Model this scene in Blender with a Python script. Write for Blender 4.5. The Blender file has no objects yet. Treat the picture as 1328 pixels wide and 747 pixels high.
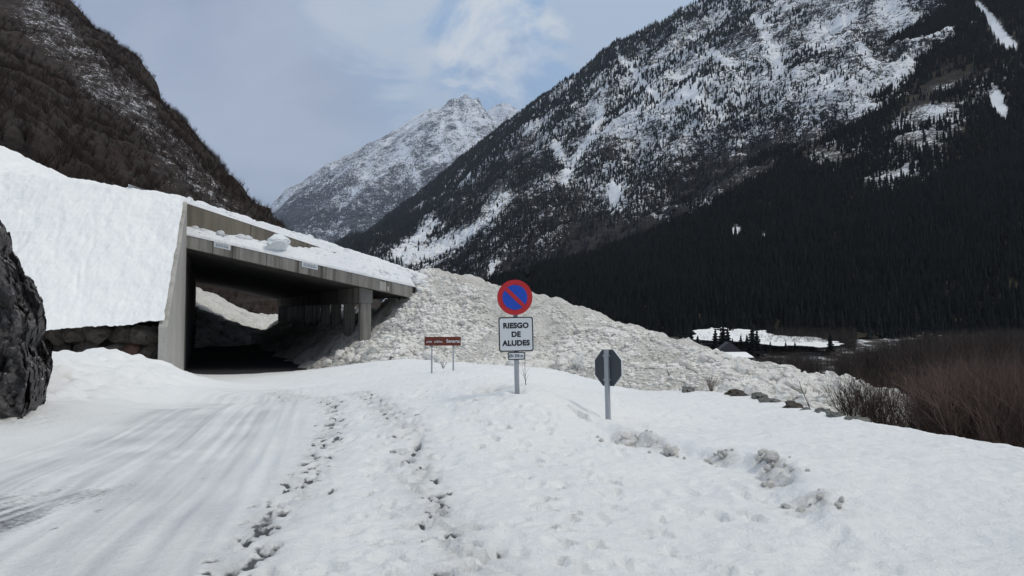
import bpy, math, random
import numpy as np
from mathutils import Vector, Matrix

random.seed(7)
RNG = np.random.default_rng(11)
R = math.radians
SC = bpy.context.scene
COL = SC.collection

# ------------------------------------------------------------------ camera
F = 1040.0                      # focal length in photo pixels (1328 wide)
HOR = 425.0                     # horizon row in the photo
PITCH = math.atan((HOR - 373.5) / F)
CAMZ = 1.65
cam_d = bpy.data.cameras.new('camera')
cam = bpy.data.objects.new('camera', cam_d)
COL.objects.link(cam)
cam_d.sensor_width = 36.0
cam_d.lens = 36.0 * F / 1328.0
cam_d.clip_start = 0.05
cam_d.clip_end = 30000
cam.location = (0, 0, CAMZ)
cam.rotation_euler = (math.pi / 2 + PITCH, 0, 0)
SC.camera = cam

def at(px, py, d):
    """point at photo pixel (px, py) whose world y is d"""
    a = (px - 664.0) / F
    b = (373.5 - py) / F
    y = math.cos(PITCH) - b * math.sin(PITCH)
    z = math.sin(PITCH) + b * math.cos(PITCH)
    return np.array([a / y * d, d, CAMZ + z / y * d])

# ------------------------------------------------------------------ noise
def _h(ix, iy, iz, seed):
    n = (ix * 374761393 + iy * 668265263 + iz * 1274126177 + seed * 974711) & 0xffffffff
    n = ((n ^ (n >> 13)) * 1103515245) & 0xffffffff
    n = ((n ^ (n >> 16)) * 2246822519) & 0xffffffff
    return (n ^ (n >> 15)) & 0xffffffff

def vnoise(x, y, z=None, seed=0):
    """value noise in -1..1"""
    x = np.asarray(x, float); y = np.asarray(y, float)
    z = np.zeros_like(x) if z is None else np.asarray(z, float)
    fx, fy, fz = np.floor(x), np.floor(y), np.floor(z)
    ix, iy, iz = fx.astype(np.int64), fy.astype(np.int64), fz.astype(np.int64)
    tx, ty, tz = x - fx, y - fy, z - fz
    sx, sy, sz = [t * t * t * (t * (t * 6 - 15) + 10) for t in (tx, ty, tz)]
    def c(a, b, d): return _h(ix + a, iy + b, iz + d, seed).astype(float) / 2147483647.5 - 1
    x00 = c(0,0,0) * (1 - sx) + c(1,0,0) * sx
    x10 = c(0,1,0) * (1 - sx) + c(1,1,0) * sx
    x01 = c(0,0,1) * (1 - sx) + c(1,0,1) * sx
    x11 = c(0,1,1) * (1 - sx) + c(1,1,1) * sx
    return (x00 * (1 - sy) + x10 * sy) * (1 - sz) + (x01 * (1 - sy) + x11 * sy) * sz

def fbm(x, y, z=None, oct=5, seed=0, gain=0.5, ridged=False):
    s = 0; a = 1; t = 0
    for o in range(oct):
        k = 2.03 ** o
        v = vnoise(np.asarray(x) * k + 13.7 * o, np.asarray(y) * k + 7.1 * o, None if z is None else np.asarray(z) * k, seed + o)
        if ridged: v = 1 - 2 * np.abs(v)
        s = s + a * v; t += a; a *= gain
    return s / t

def lumps(x, y, seed=0):
    """rounded-clod field: sqrt(1 - F1^2) of a cellular noise, 0..1"""
    ix, iy = np.floor(x).astype(np.int64), np.floor(y).astype(np.int64)
    best = np.zeros_like(x)
    for a in (-1, 0, 1):
        for b in (-1, 0, 1):
            h1 = _h(ix + a, iy + b, ix * 0, seed) / 4294967295.0
            h2 = _h(ix + a, iy + b, ix * 0 + 1, seed) / 4294967295.0
            h3 = _h(ix + a, iy + b, ix * 0 + 2, seed) / 4294967295.0
            r = 0.45 + 0.5 * h3
            d2 = ((ix + a + h1 - x) ** 2 + (iy + b + h2 - y) ** 2) / r ** 2
            best = np.maximum(best, r * np.sqrt(np.clip(1 - d2, 0, 1)))
    return best

def facets(P, scale, seed, tilt=.6):
    """offset field made of tilted flat cells: broken-rock facets"""
    Q = P * scale; I = np.floor(Q).astype(np.int64); best = np.full(Q.shape[:-1], 1e9); out = np.zeros(Q.shape[:-1])
    for a in (-1, 0, 1):
        for b in (-1, 0, 1):
            for c in (-1, 0, 1):
                J = I + [a, b, c]; h = [_h(J[..., 0], J[..., 1], J[..., 2], seed + k) / 4294967295.0 for k in range(7)]
                D = Q - J - np.stack(h[:3], -1); d = (D ** 2).sum(-1)
                val = (h[3] - .5) + tilt * ((h[4] - .5) * D[..., 0] + (h[5] - .5) * D[..., 1] + (h[6] - .5) * D[..., 2]) * 2
                m = d < best; best = np.where(m, d, best); out = np.where(m, val, out)
    return out

def sstep(a, b, x):
    t = np.clip((np.asarray(x, float) - a) / (b - a), 0, 1)
    return t * t * (3 - 2 * t)

def tps(pts, smooth=1e-3):
    """thin-plate spline z(x, y) through pts"""
    P = np.array(pts, float); n = len(P)
    S = 20.0
    X = P[:, :2] / S
    d = np.linalg.norm(X[:, None] - X[None], axis=2)
    K = np.where(d > 0, d * d * np.log(d + 1e-12), 0) + np.eye(n) * smooth
    A = np.zeros((n + 3, n + 3)); A[:n, :n] = K; A[:n, n] = 1; A[:n, n + 1:] = X
    A[n, :n] = 1; A[n + 1:, :n] = X.T
    w = np.linalg.solve(A, np.concatenate([P[:, 2], np.zeros(3)]))
    def f(x, y):
        x = np.asarray(x, float) / S; y = np.asarray(y, float) / S
        out = w[n] + w[n + 1] * x + w[n + 2] * y
        for i in range(n):
            q = (x - X[i, 0]) ** 2 + (y - X[i, 1]) ** 2
            out = out + w[i] * 0.5 * q * np.log(q + 1e-12)
        return out
    return f

# ------------------------------------------------------------------ mesh helpers
def tag(o, label=None, cat=None, group=None, kind=None):
    if label: o['label'] = label
    if cat: o['category'] = cat
    if group: o['group'] = group
    if kind: o['kind'] = kind
    return o

def mesh_data(name, V, Fc, mats, smooth=False, attrs=None, mi=None):
    V = np.ascontiguousarray(V, dtype=np.float32).reshape(-1, 3)
    Fc = np.ascontiguousarray(Fc, dtype=np.int32)
    me = bpy.data.meshes.new(name)
    n, k = Fc.shape
    me.vertices.add(len(V)); me.vertices.foreach_set('co', V.ravel())
    me.loops.add(n * k); me.loops.foreach_set('vertex_index', Fc.ravel())
    me.polygons.add(n)
    me.polygons.foreach_set('loop_start', np.arange(0, n * k, k, dtype=np.int32))
    me.polygons.foreach_set('loop_total', np.full(n, k, dtype=np.int32))
    me.polygons.foreach_set('use_smooth', np.full(n, smooth, dtype=bool))
    if not isinstance(mats, (list, tuple)): mats = [mats]
    for m in mats: me.materials.append(m)
    if mi is not None: me.polygons.foreach_set('material_index', np.asarray(mi, dtype=np.int32))
    for key, val in (attrs or {}).items():
        at_ = me.attributes.new(key, 'FLOAT', 'POINT')
        at_.data.foreach_set('value', np.ascontiguousarray(val, dtype=np.float32).ravel())
    me.update(calc_edges=True)
    me.validate()
    return me

def link(name, me, parent=None, loc=None):
    o = bpy.data.objects.new(name, me)
    COL.objects.link(o)
    if loc is not None: o.location = loc
    if parent is not None: o.parent = parent
    return o

def empty(name, loc=(0, 0, 0), rot=(0, 0, 0)):
    o = bpy.data.objects.new(name, None); COL.objects.link(o)
    o.location = loc; o.rotation_euler = rot
    return o

def grid_faces(r, c, keep=None):
    i = np.arange(r * c).reshape(r, c)
    q = np.stack([i[:-1, :-1], i[:-1, 1:], i[1:, 1:], i[1:, :-1]], -1).reshape(-1, 4)
    if keep is not None: q = q[keep.reshape(-1)]
    return q

def grid_obj(name, G, mat, smooth=True, attrs=None, keep=None, kind='structure'):
    r, c = G.shape[:2]
    o = link(name, mesh_data(name, G.reshape(-1, 3), grid_faces(r, c, keep), mat, smooth, attrs))
    if kind: o['kind'] = kind
    return o

class MB:
    """collects polygons for one small mesh"""
    def __init__(s): s.v = []; s.f = []; s.m = []
    def poly(s, pts, m=0):
        b = len(s.v); s.v += [tuple(p) for p in pts]; s.f.append(tuple(range(b, b + len(pts)))); s.m.append(m)
    def box(s, a, b, m=0):
        (x0, y0, z0), (x1, y1, z1) = a, b
        s.hexa([(x0,y0,z0),(x1,y0,z0),(x1,y1,z0),(x0,y1,z0)], [(x0,y0,z1),(x1,y0,z1),(x1,y1,z1),(x0,y1,z1)], m)
    def hexa(s, lo, hi, m=0):
        b = len(s.v); s.v += [tuple(p) for p in lo] + [tuple(p) for p in hi]
        for f in ((3,2,1,0),(4,5,6,7),(0,1,5,4),(1,2,6,5),(2,3,7,6),(3,0,4,7)):
            s.f.append(tuple(b + i for i in f)); s.m.append(m)
    def prism(s, ring, y0, y1, m=0, mback=None):
        """ring of (x, z), extruded along y from y0 (front, facing -y) to y1"""
        n = len(ring); b = len(s.v)
        s.v += [(x, y0, z) for x, z in ring] + [(x, y1, z) for x, z in ring]
        s.f.append(tuple(b + i for i in range(n))); s.m.append(m)
        s.f.append(tuple(b + n + i for i in reversed(range(n)))); s.m.append(m if mback is None else mback)
        for i in range(n):
            j = (i + 1) % n
            s.f.append((b + j, b + i, b + n + i, b + n + j)); s.m.append(m if mback is None else mback)
    def tube(s, p0, p1, r0, r1, n=12, m=0):
        p0, p1 = Vector(p0), Vector(p1); ax = (p1 - p0).normalized()
        a = ax.orthogonal().normalized(); c = ax.cross(a); b = len(s.v)
        for p, r in ((p0, r0), (p1, r1)):
            for k in range(n):
                t = 2 * math.pi * k / n
                s.v.append(tuple(p + (a * math.cos(t) + c * math.sin(t)) * r))
        for k in range(n):
            j = (k + 1) % n
            s.f.append((b + k, b + j, b + n + j, b + n + k)); s.m.append(m)
        s.f.append(tuple(b + k for k in reversed(range(n)))); s.m.append(m)
        s.f.append(tuple(b + n + k for k in range(n))); s.m.append(m)
    def build(s, name, mats, parent=None, smooth=False, bevel=0):
        me = bpy.data.meshes.new(name); me.from_pydata(s.v, [], s.f)
        if not isinstance(mats, (list, tuple)): mats = [mats]
        for m in mats: me.materials.append(m)
        me.polygons.foreach_set('material_index', s.m)
        if smooth: me.polygons.foreach_set('use_smooth', [True] * len(s.f))
        me.update()
        o = link(name, me, parent)
        if bevel:
            b = o.modifiers.new('bevel', 'BEVEL'); b.width = bevel; b.segments = 2; b.limit_method = 'ANGLE'
        return o

# ------------------------------------------------------------------ materials
class NT:
    def __init__(s, name):
        s.mat = bpy.data.materials.new(name); s.mat.use_nodes = True
        s.t = s.mat.node_tree; s.n = s.t.nodes; s.l = s.t.links
        s.b = s.n['Principled BSDF']; s.b.inputs['Specular IOR Level'].default_value = 0.2
        s.b.inputs['Roughness'].default_value = 0.8
        s.co = s.n.new('ShaderNodeTexCoord').outputs['Object']
    def put(s, sock, val):
        if hasattr(val, 'is_output'): s.l.new(val, sock)
        else:
            if sock.type == 'RGBA' and not hasattr(val, '__len__'): val = (val, val, val)
            sock.default_value = (*val, 1) if sock.type == 'RGBA' and len(val) == 3 else val
    def scaled(s, sx, sy, sz, vec=None, rot=(0, 0, 0)):
        m = s.n.new('ShaderNodeMapping'); s.l.new(vec or s.co, m.inputs[0])
        m.inputs['Scale'].default_value = (sx, sy, sz); m.inputs['Rotation'].default_value = rot
        return m.outputs[0]
    def noise(s, scale, detail=4, rough=0.55, vec=None, dist=0):
        t = s.n.new('ShaderNodeTexNoise'); s.l.new(vec or s.co, t.inputs['Vector'])
        t.inputs['Scale'].default_value = scale; t.inputs['Detail'].default_value = detail
        t.inputs['Roughness'].default_value = rough; t.inputs['Distortion'].default_value = dist
        return t.outputs[0]
    def vor(s, scale, feat='F1', vec=None):
        t = s.n.new('ShaderNodeTexVoronoi'); s.l.new(vec or s.co, t.inputs['Vector']); t.feature = feat
        t.inputs['Scale'].default_value = scale
        return t.outputs['Distance']
    def ramp(s, fac, a, b, interp='LINEAR'):
        t = s.n.new('ShaderNodeMapRange'); t.inputs['From Min'].default_value = a; t.inputs['From Max'].default_value = b
        t.interpolation_type = interp; s.put(t.inputs['Value'], fac)
        return t.outputs[0]
    def math(s, op, a, b=0.0):
        t = s.n.new('ShaderNodeMath'); t.operation = op; s.put(t.inputs[0], a); s.put(t.inputs[1], b); return t.outputs[0]
    def mix(s, fac, a, b):
        t = s.n.new('ShaderNodeMix'); t.data_type = 'RGBA'
        s.put(t.inputs[0], fac); s.put(t.inputs[6], a); s.put(t.inputs[7], b); return t.outputs[2]
    def attr(s, name):
        t = s.n.new('ShaderNodeAttribute'); t.attribute_name = name; return t.outputs['Fac']
    def bump(s, h, strength=0.5, dist=0.05):
        t = s.n.new('ShaderNodeBump'); s.l.new(h, t.inputs['Height'])
        t.inputs['Strength'].default_value = strength; t.inputs['Distance'].default_value = dist
        s.l.new(t.outputs[0], s.b.inputs['Normal'])
    def col(s, c, rough=None):
        s.put(s.b.inputs['Base Color'], c)
        if rough is not None: s.b.inputs['Roughness'].default_value = rough
        return s.mat

def flat(name, c, rough=0.7, metal=0.0, var=0.12, scale=6.0):
    t = NT(name)
    n = t.noise(scale, 5)
    c = np.array(c)
    t.col(t.mix(n, tuple(c * (1 - var)), tuple(np.clip(c * (1 + var), 0, 1))), rough)
    t.b.inputs['Metallic'].default_value = metal
    return t.mat

def m_ground():
    t = NT('road_snow')
    a = t.noise(0.6, 5); b = t.noise(7, 6)
    c = t.mix(t.ramp(a, .3, .7), (.805, .825, .822), (.865, .876, .862))
    c = t.mix(t.math('MULTIPLY', t.ramp(b, .45, .75), .12), c, (.62, .64, .66))
    dirt = t.math('MULTIPLY', t.attr('dirt'), t.ramp(t.noise(14, 5), .25, .65))
    c = t.mix(dirt, c, (.36, .335, .31))
    c = t.mix(t.attr('pack'), c, (.46, .475, .49))
    wet = t.ramp(t.math('ADD', t.attr('bare'), t.math('MULTIPLY', t.math('SUBTRACT', t.noise(22, 4), .5), .7)),   .28, .72)
    c = t.mix(wet, c, (.105, .112, .122))
    t.col(c, .62)
    h = t.math('ADD', t.math('MULTIPLY', t.noise(9, 6, .7), .7), t.math('MULTIPLY', t.noise(38, 6, .7), .35))
    t.bump(h, .9, .055)
    return t.mat

def m_snow(name, c0, c1, dirt=(.35, .31, .26), dirt_lo=.62, dirt_hi=.85, sc=1.0, bump=.6, bd=.12):
    t = NT(name)
    a = t.noise(.35 * sc, 5); b = t.noise(2.6 * sc, 6, .65)
    c = t.mix(t.ramp(a, .3, .7), c0, c1)
    c = t.mix(t.ramp(b, dirt_lo, dirt_hi), c, dirt)
    t.col(c, .7)
    h = t.math('ADD', t.noise(3.2 * sc, 7, .68), t.math('MULTIPLY', t.vor(2.3 * sc), -.5))
    t.bump(h, bump, bd)
    return t.mat

def m_concrete(name, c0, c1, streak=.5, joint=None):
    t = NT(name)
    a = t.noise(.5, 6, .6)
    v = t.noise(1.0, 5, .6, t.scaled(3.2, 3.2, .12))
    g = t.noise(11, 5, .6)
    c = t.mix(t.ramp(a, .3, .7), c0, c1)
    c = t.mix(t.math('MULTIPLY', t.ramp(v, .44, .66), streak), c, (.07, .065, .055))
    c = t.mix(t.math('MULTIPLY', t.ramp(g, .5, .8), .25), c, (.12, .11, .10))
    t.col(c, .85)
    t.bump(t.math('ADD', g, t.math('MULTIPLY', v, .8)), .3, .03)
    return t.mat

def m_rock(name, c0, c1, c2, sc=1.0, snow=None):
    t = NT(name)
    a = t.noise(.9 * sc, 7, .65); b = t.noise(5 * sc, 6, .7); v = t.vor(1.7 * sc)
    c = t.mix(t.ramp(a, .35, .65), c0, c1)
    c = t.mix(t.ramp(b, .5, .75), c, c2)
    if snow:
        g = t.n.new('ShaderNodeNewGeometry'); sp = t.n.new('ShaderNodeSeparateXYZ'); t.l.new(g.outputs['Normal'], sp.inputs[0])
        f = t.math('ADD', sp.outputs[2], t.math('MULTIPLY', t.math('SUBTRACT', b, .5), 1.0))
        c = t.mix(t.ramp(f, snow, snow + .12), c, (.8, .82, .85))
    t.col(c, .85)
    t.bump(t.math('ADD', t.math('ADD', a, t.math('MULTIPLY', b, .6)), t.math('MULTIPLY', v, -.6)), .9, .25 / sc)
    return t.mat

def m_mountain(name, cover, sc, rock=(.045, .04, .037), rock2=(.085, .072, .06), snow=(.70, .74, .80), brown=None):
    """snow lying in patches on rock; the vertex attribute 'cover' says how much of it lies there"""
    t = NT(name)
    big = t.noise(.012 * sc, 6, .62); fine = t.noise(.075 * sc, 8, .72); tiny = t.noise(.22 * sc, 4, .7)
    strata = t.noise(.05 * sc, 6, .65, t.scaled(.35, .35, 1.9, rot=(.5, .3, 0)))
    f = t.math('ADD', t.math('MULTIPLY', fine, .68), t.math('MULTIPLY', strata, .32))
    f = t.math('ADD', f, t.math('MULTIPLY', t.math('SUBTRACT', tiny, .5), .65))
    f = t.math('ADD', f, t.math('MULTIPLY', t.math('SUBTRACT', big, .5), .5))
    f = t.math('ADD', f, t.math('SUBTRACT', t.attr('cover'), cover))
    r = t.mix(t.ramp(strata, .38, .66), rock, rock2)
    if brown: r = t.mix(t.ramp(big, .45, .62), r, brown)
    c = t.mix(t.ramp(f, .47, .56), r, snow)
    t.col(c, .85)
    t.bump(t.math('ADD', fine, strata), .7, 6 / sc)
    return t.mat

def m_foliage(name, c0, c1, attr='rnd'):
    t = NT(name)
    c = t.mix(t.attr(attr), c0, c1)
    t.col(c, .8); t.b.inputs['Specular IOR Level'].default_value = .1
    return t.mat

M = {}
M['ground'] = m_ground()
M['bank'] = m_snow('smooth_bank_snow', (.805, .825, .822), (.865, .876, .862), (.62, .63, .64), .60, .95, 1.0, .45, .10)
M['avalanche'] = m_snow('avalanche_snow', (.58, .565, .52), (.75, .74, .70), (.25, .22, .175), .55, .74, 1.6, 1.0, .20)
M['block'] = m_snow('avalanche_block_snow', (.66, .645, .595), (.83, .82, .785), (.32, .29, .24), .57, .80, 2.4, .7, .06)
M['roofsnow'] = m_snow('roof_avalanche_snow', (.74, .765, .785), (.84, .855, .865), (.5, .48, .44), .66, .95, 1.4, .9, .14)
M['ice'] = m_snow('blue_ice_snow', (.70, .755, .775), (.82, .85, .855), (.58, .63, .65), .55, .85, 3, .6, .05)
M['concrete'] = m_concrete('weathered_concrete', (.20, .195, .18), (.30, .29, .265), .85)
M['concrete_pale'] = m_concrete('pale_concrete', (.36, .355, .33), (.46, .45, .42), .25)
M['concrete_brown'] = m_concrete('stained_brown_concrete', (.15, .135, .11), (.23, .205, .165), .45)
M['concrete_dark'] = m_concrete('dark_concrete', (.085, .082, .08), (.14, .135, .13), .4)  # darker grey than the other concretes, for roof slab and side wall
M['asphalt'] = m_rock('wet_asphalt', (.028, .028, .032), (.045, .045, .05), (.035, .035, .038), 3)
M['rock'] = m_rock('dark_outcrop_rock', (.085, .080, .082), (.15, .142, .14), (.22, .205, .195), 1.4, .93)
M['boulder'] = m_rock('dark_boulder', (.05, .043, .037), (.10, .088, .076), (.15, .135, .115), 1.8)
M['boulder_red'] = m_rock('reddish_boulder', (.10, .055, .04), (.17, .10, .075), (.13, .10, .09), 1.8)
M['kerbstone'] = m_rock('grey_green_stone', (.10, .105, .095), (.19, .195, .18), (.27, .27, .25), 2.5)
M['metal'] = flat('galvanised_steel', (.36, .38, .41), .45, .35)
M['alu_back'] = flat('grey_painted_sign_back', (.062, .07, .08), .5, .1)
M['white'] = flat('sign_white', (.58, .61, .63), .5, 0, .10)
M['black'] = flat('sign_black', (.02, .022, .025), .5, 0, .05)
M['red'] = flat('sign_red', (.42, .03, .035), .45, 0, .1)
M['blue'] = flat('sign_blue', (.02, .07, .42), .45, 0, .1)
M['brown'] = flat('sign_brown', (.13, .035, .025), .5, 0, .12)
M['plate_text'] = flat('plate_grey_text', (.22, .26, .30), .6)
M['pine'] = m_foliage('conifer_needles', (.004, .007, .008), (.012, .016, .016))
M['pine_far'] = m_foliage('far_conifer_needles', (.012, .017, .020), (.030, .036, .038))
M['bark'] = flat('grey_bark', (.06, .05, .042), .9, 0, .3, 3)
M['twig'] = m_foliage('red_brown_twigs', (.070, .049, .040), (.155, .110, .092))
M['twig_dark'] = m_foliage('dark_twigs', (.022, .016, .014), (.046, .034, .029))
M['twig_grey'] = m_foliage('grey_brown_twigs', (.03, .025, .023), (.075, .062, .055))
M['wood'] = flat('dark_hut_wood', (.07, .055, .045), .85, 0, .3, 2)
M['grey_roof'] = flat('slate_roof', (.05, .052, .06), .6, 0, .2, 2)

# ------------------------------------------------------------------ sky and light
SUN_EL, SUN_AZ = R(52), R(116)          # azimuth measured from +Y towards +X
w = bpy.data.worlds.new('World'); SC.world = w; w.use_nodes = True
nt = w.node_tree; N = nt.nodes; L = nt.links
bg = N['Background']; bg.inputs['Strength'].default_value = 0.1
sky = N.new('ShaderNodeTexSky'); sky.sky_type = 'NISHITA'; sky.sun_disc = False
sky.sun_elevation = SUN_EL; sky.sun_rotation = SUN_AZ; sky.altitude = 1500; sky.air_density = 1.2; sky.dust_density = 1.5
tc = N.new('ShaderNodeTexCoord')
def wn(kind, **kw):
    n = N.new(kind)
    for k, v in kw.items(): setattr(n, k, v)
    return n
def wmath(op, a, b=0.0):
    n = wn('ShaderNodeMath', operation=op)
    for i, q in enumerate((a, b)):
        if hasattr(q, 'is_output'): L.new(q, n.inputs[i])
        else: n.inputs[i].default_value = q
    return n.outputs[0]
def wramp(v, a, b, smooth=True):
    n = wn('ShaderNodeMapRange', interpolation_type='SMOOTHSTEP' if smooth else 'LINEAR')
    L.new(v, n.inputs['Value']); n.inputs['From Min'].default_value = a; n.inputs['From Max'].default_value = b
    return n.outputs[0]
def wnoise(scale, detail, rough, sz=(1, 1, 1), dist=0):
    m = wn('ShaderNodeMapping'); L.new(tc.outputs['Generated'], m.inputs[0]); m.inputs['Scale'].default_value = sz
    n = wn('ShaderNodeTexNoise'); L.new(m.outputs[0], n.inputs['Vector'])
    n.inputs['Scale'].default_value = scale; n.inputs['Detail'].default_value = detail; n.inputs['Roughness'].default_value = rough
    n.inputs['Distortion'].default_value = dist
    return n.outputs[0]
def wdot(px, py):
    v = at(px, py, 1.0) - np.array([0, 0, CAMZ]); v /= np.linalg.norm(v)
    n = wn('ShaderNodeVectorMath', operation='DOT_PRODUCT')
    nn = wn('ShaderNodeVectorMath', operation='NORMALIZE'); L.new(tc.outputs['Generated'], nn.inputs[0])
    L.new(nn.outputs[0], n.inputs[0]); n.inputs[1].default_value = tuple(v)
    return n.outputs['Value']
def wmix(f, a, b):
    n = wn('ShaderNodeMix', data_type='RGBA'); L.new(f, n.inputs[0])
    for i, q in ((6, a), (7, b)):
        if hasattr(q, 'is_output'): L.new(q, n.inputs[i])
        else: n.inputs[i].default_value = (*q, 1)
    return n.outputs[2]
CL = 10.0                                # 1 / background strength
n1 = wnoise(2.2, 7, .55, (1, 1, 1.8), .4)
n2 = wnoise(5.5, 7, .6, (1, 1, 1.6), .6)
# the overcast deck, darker and bluer where it is thick
deck = wmix(wramp(n1, .35, .68), (.305 * CL, .367 * CL, .50 * CL), (.445 * CL, .51 * CL, .63 * CL))
# the brighter layer of cloud over the open side of the valley
gap = wramp(wmath('ADD', wdot(700, 20), wmath('MULTIPLY', wmath('SUBTRACT', n2, .5), .11)), .955, .998)
blue = wmix(wramp(n2, .42, .60), (.29 * CL, .47 * CL, .72 * CL), (.46 * CL, .57 * CL, .71 * CL))
cl = wmix(wmath('MULTIPLY', gap, .9), deck, blue)
puff = wmath('MULTIPLY', wramp(wmath('ADD', wdot(645, 60), wmath('MULTIPLY', wmath('SUBTRACT', n2, .5), .012)), .9970, .9996), .9)
cl = wmix(puff, cl, (.74 * CL, .78 * CL, .82 * CL))
puff2 = wmath('MULTIPLY', wramp(wmath('ADD', wdot(495, 22), wmath('MULTIPLY', wmath('SUBTRACT', n2, .5), .02)), .9965, .9998), .45)
cl = wmix(puff2, cl, (.64 * CL, .69 * CL, .75 * CL))
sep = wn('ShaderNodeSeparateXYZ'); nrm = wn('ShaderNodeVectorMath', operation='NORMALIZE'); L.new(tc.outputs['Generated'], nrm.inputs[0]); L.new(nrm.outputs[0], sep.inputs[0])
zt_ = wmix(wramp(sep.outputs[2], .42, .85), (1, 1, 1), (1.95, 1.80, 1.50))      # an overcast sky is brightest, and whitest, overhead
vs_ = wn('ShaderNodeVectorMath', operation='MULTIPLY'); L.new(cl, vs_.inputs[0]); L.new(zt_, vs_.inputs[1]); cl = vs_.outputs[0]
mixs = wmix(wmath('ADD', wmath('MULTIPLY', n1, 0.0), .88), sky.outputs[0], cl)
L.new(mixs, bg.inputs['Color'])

sd = bpy.data.lights.new('sun', 'SUN'); sd.energy = 1.35; sd.angle = R(22); sd.color = (1, .92, .80)
so = bpy.data.objects.new('sun', sd); COL.objects.link(so)
sdir = Vector((math.sin(SUN_AZ) * math.cos(SUN_EL), math.cos(SUN_AZ) * math.cos(SUN_EL), math.sin(SUN_EL)))
so.rotation_euler = (-sdir).to_track_quat('-Z', 'Y').to_euler(); so.location = (0, 0, 80)

SC.view_settings.view_transform = 'Standard'; SC.view_settings.look = 'None'
SC.view_settings.exposure = 0.05; SC.view_settings.gamma = 1
SC.render.engine = 'CYCLES'
SC.cycles.max_bounces = 6; SC.cycles.diffuse_bounces = 3; SC.cycles.volume_bounces = 0; SC.cycles.transparent_max_bounces = 4
SC.cycles.use_denoising = True

# ------------------------------------------------------------------ snowy ground
def gp(px, py, z=0.0):
    """x, y where the ray of a photo pixel meets height z"""
    p = at(px, py, 1.0); k = (z - CAMZ) / (p[2] - CAMZ); return np.array([p[0] * k, k])

EDGE = np.array([(8.6, -6.0), (7.6, 6.0), (6.6, 10.2), (5.9, 13.6), (5.85, 18.0), (5.0, 21.5), (3.3, 25.0), (1.4, 29.0), (-3.4, 37.0), (-8.2, 44.0)])
def edge_s(x, y):
    """metres past the valley-side edge of the road"""
    ex = np.interp(y, EDGE[:, 1], EDGE[:, 0])
    sl = np.gradient(EDGE[:, 0], EDGE[:, 1])
    k = np.interp(y, EDGE[:, 1], 1 / np.sqrt(1 + sl ** 2))
    return (x - ex) * k

gpts = [(x, y, 0) for y in (-6, 2, 6, 10) for x in (-14, -8, -3, 2)] + [(6, 0, .12), (6, 6, .1)]
gpts += [tuple(at(*p)) for p in [
    (300, 560, 13.5), (250, 486, 42), (330, 485, 43.3), (400, 480, 44.6), (230, 520, 25), (420, 520, 22.5), (340, 500, 33),
    (440, 475, 41), (475, 470, 39.5), (510, 469, 37), (560, 480, 28), (590, 483, 25), (620, 492, 18), (669, 499, 14.1), (690, 500, 15), (720, 508, 19),
    (640, 520, 14.2), (690, 525, 13), (789, 553, 13.9), (800, 511, 23), (850, 508, 22.5), (900, 509, 20.5), (1000, 521, 17.5), (1100, 549, 13.5), (1328, 596, 10.2),
    (216, 489, 34), (190, 478, 32.5), (150, 456, 31.5), (115, 462, 31), (75, 462, 30), (60, 480, 24), (20, 543, 15.5), (70, 530, 17), (120, 510, 23), (60, 570, 13)]]
gpts += [(-24, 30, 1.2), (-24, 15, .6), (12, 12, .1), (12, 20, 0), (8, 28, -.2), (0, 40, 0), (-10, 52, -.5), (-22, 52, -.6)]
ground_base = tps(gpts)

ys = [-3.0]
while ys[-1] < 50: ys.append(ys[-1] + (0.10 if ys[-1] < 3.8 else max(0.024, 0.0042 * ys[-1])))
ys = np.array(ys)
xs = [0.0]
while xs[-1] < 13: xs.append(xs[-1] + (0.032 if xs[-1] < 6.5 else 0.032 + (xs[-1] - 6.5) * .04))
xn = [0.0]
while xn[-1] > -25: xn.append(xn[-1] - (0.032 if xn[-1] > -7 else 0.032 + (-7 - xn[-1]) * .015))
xs = np.array(xn[::-1][:-1] + xs)
X, Y = np.meshgrid(xs, ys)
Z = ground_base(X, Y)
s = edge_s(X, Y)
Z -= 0.42 * np.where(s > 0, s, 0) ** 1.15
near = sstep(30, 6, Y)
# gentle drifts and a wind-roughened surface
Z += 0.05 * fbm(X * .35, Y * .35, oct=4, seed=3) + 0.012 * fbm(X * 2.2, Y * 1.6, oct=4, seed=5)
bare = np.zeros_like(X); dirt = np.zeros_like(X)

def pdist(poly, x0=None):
    """distance of every grid point to a polyline, with signed side (+ = right of travel)"""
    best = np.full(X.shape, 1e9); side = np.zeros_like(X)
    for a, b in zip(poly[:-1], poly[1:]):
        d = b - a; q = np.clip(((X - a[0]) * d[0] + (Y - a[1]) * d[1]) / (d @ d), 0, 1)
        dx, dy = X - a[0] - q * d[0], Y - a[1] - q * d[1]
        r = np.hypot(dx, dy); m = r < best
        side = np.where(m, np.sign(d[1] * dx - d[0] * dy), side); best = np.where(m, r, best)
    return best * np.where(side == 0, 1, side)

def curve(pts, n=8):
    P = np.array(pts, float); t = np.arange(len(P)); tt = np.linspace(0, len(P) - 1, n * (len(P) - 1) + 1)
    return np.stack([np.interp(tt, t, P[:, 0]), np.interp(tt, t, P[:, 1])], 1)

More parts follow.
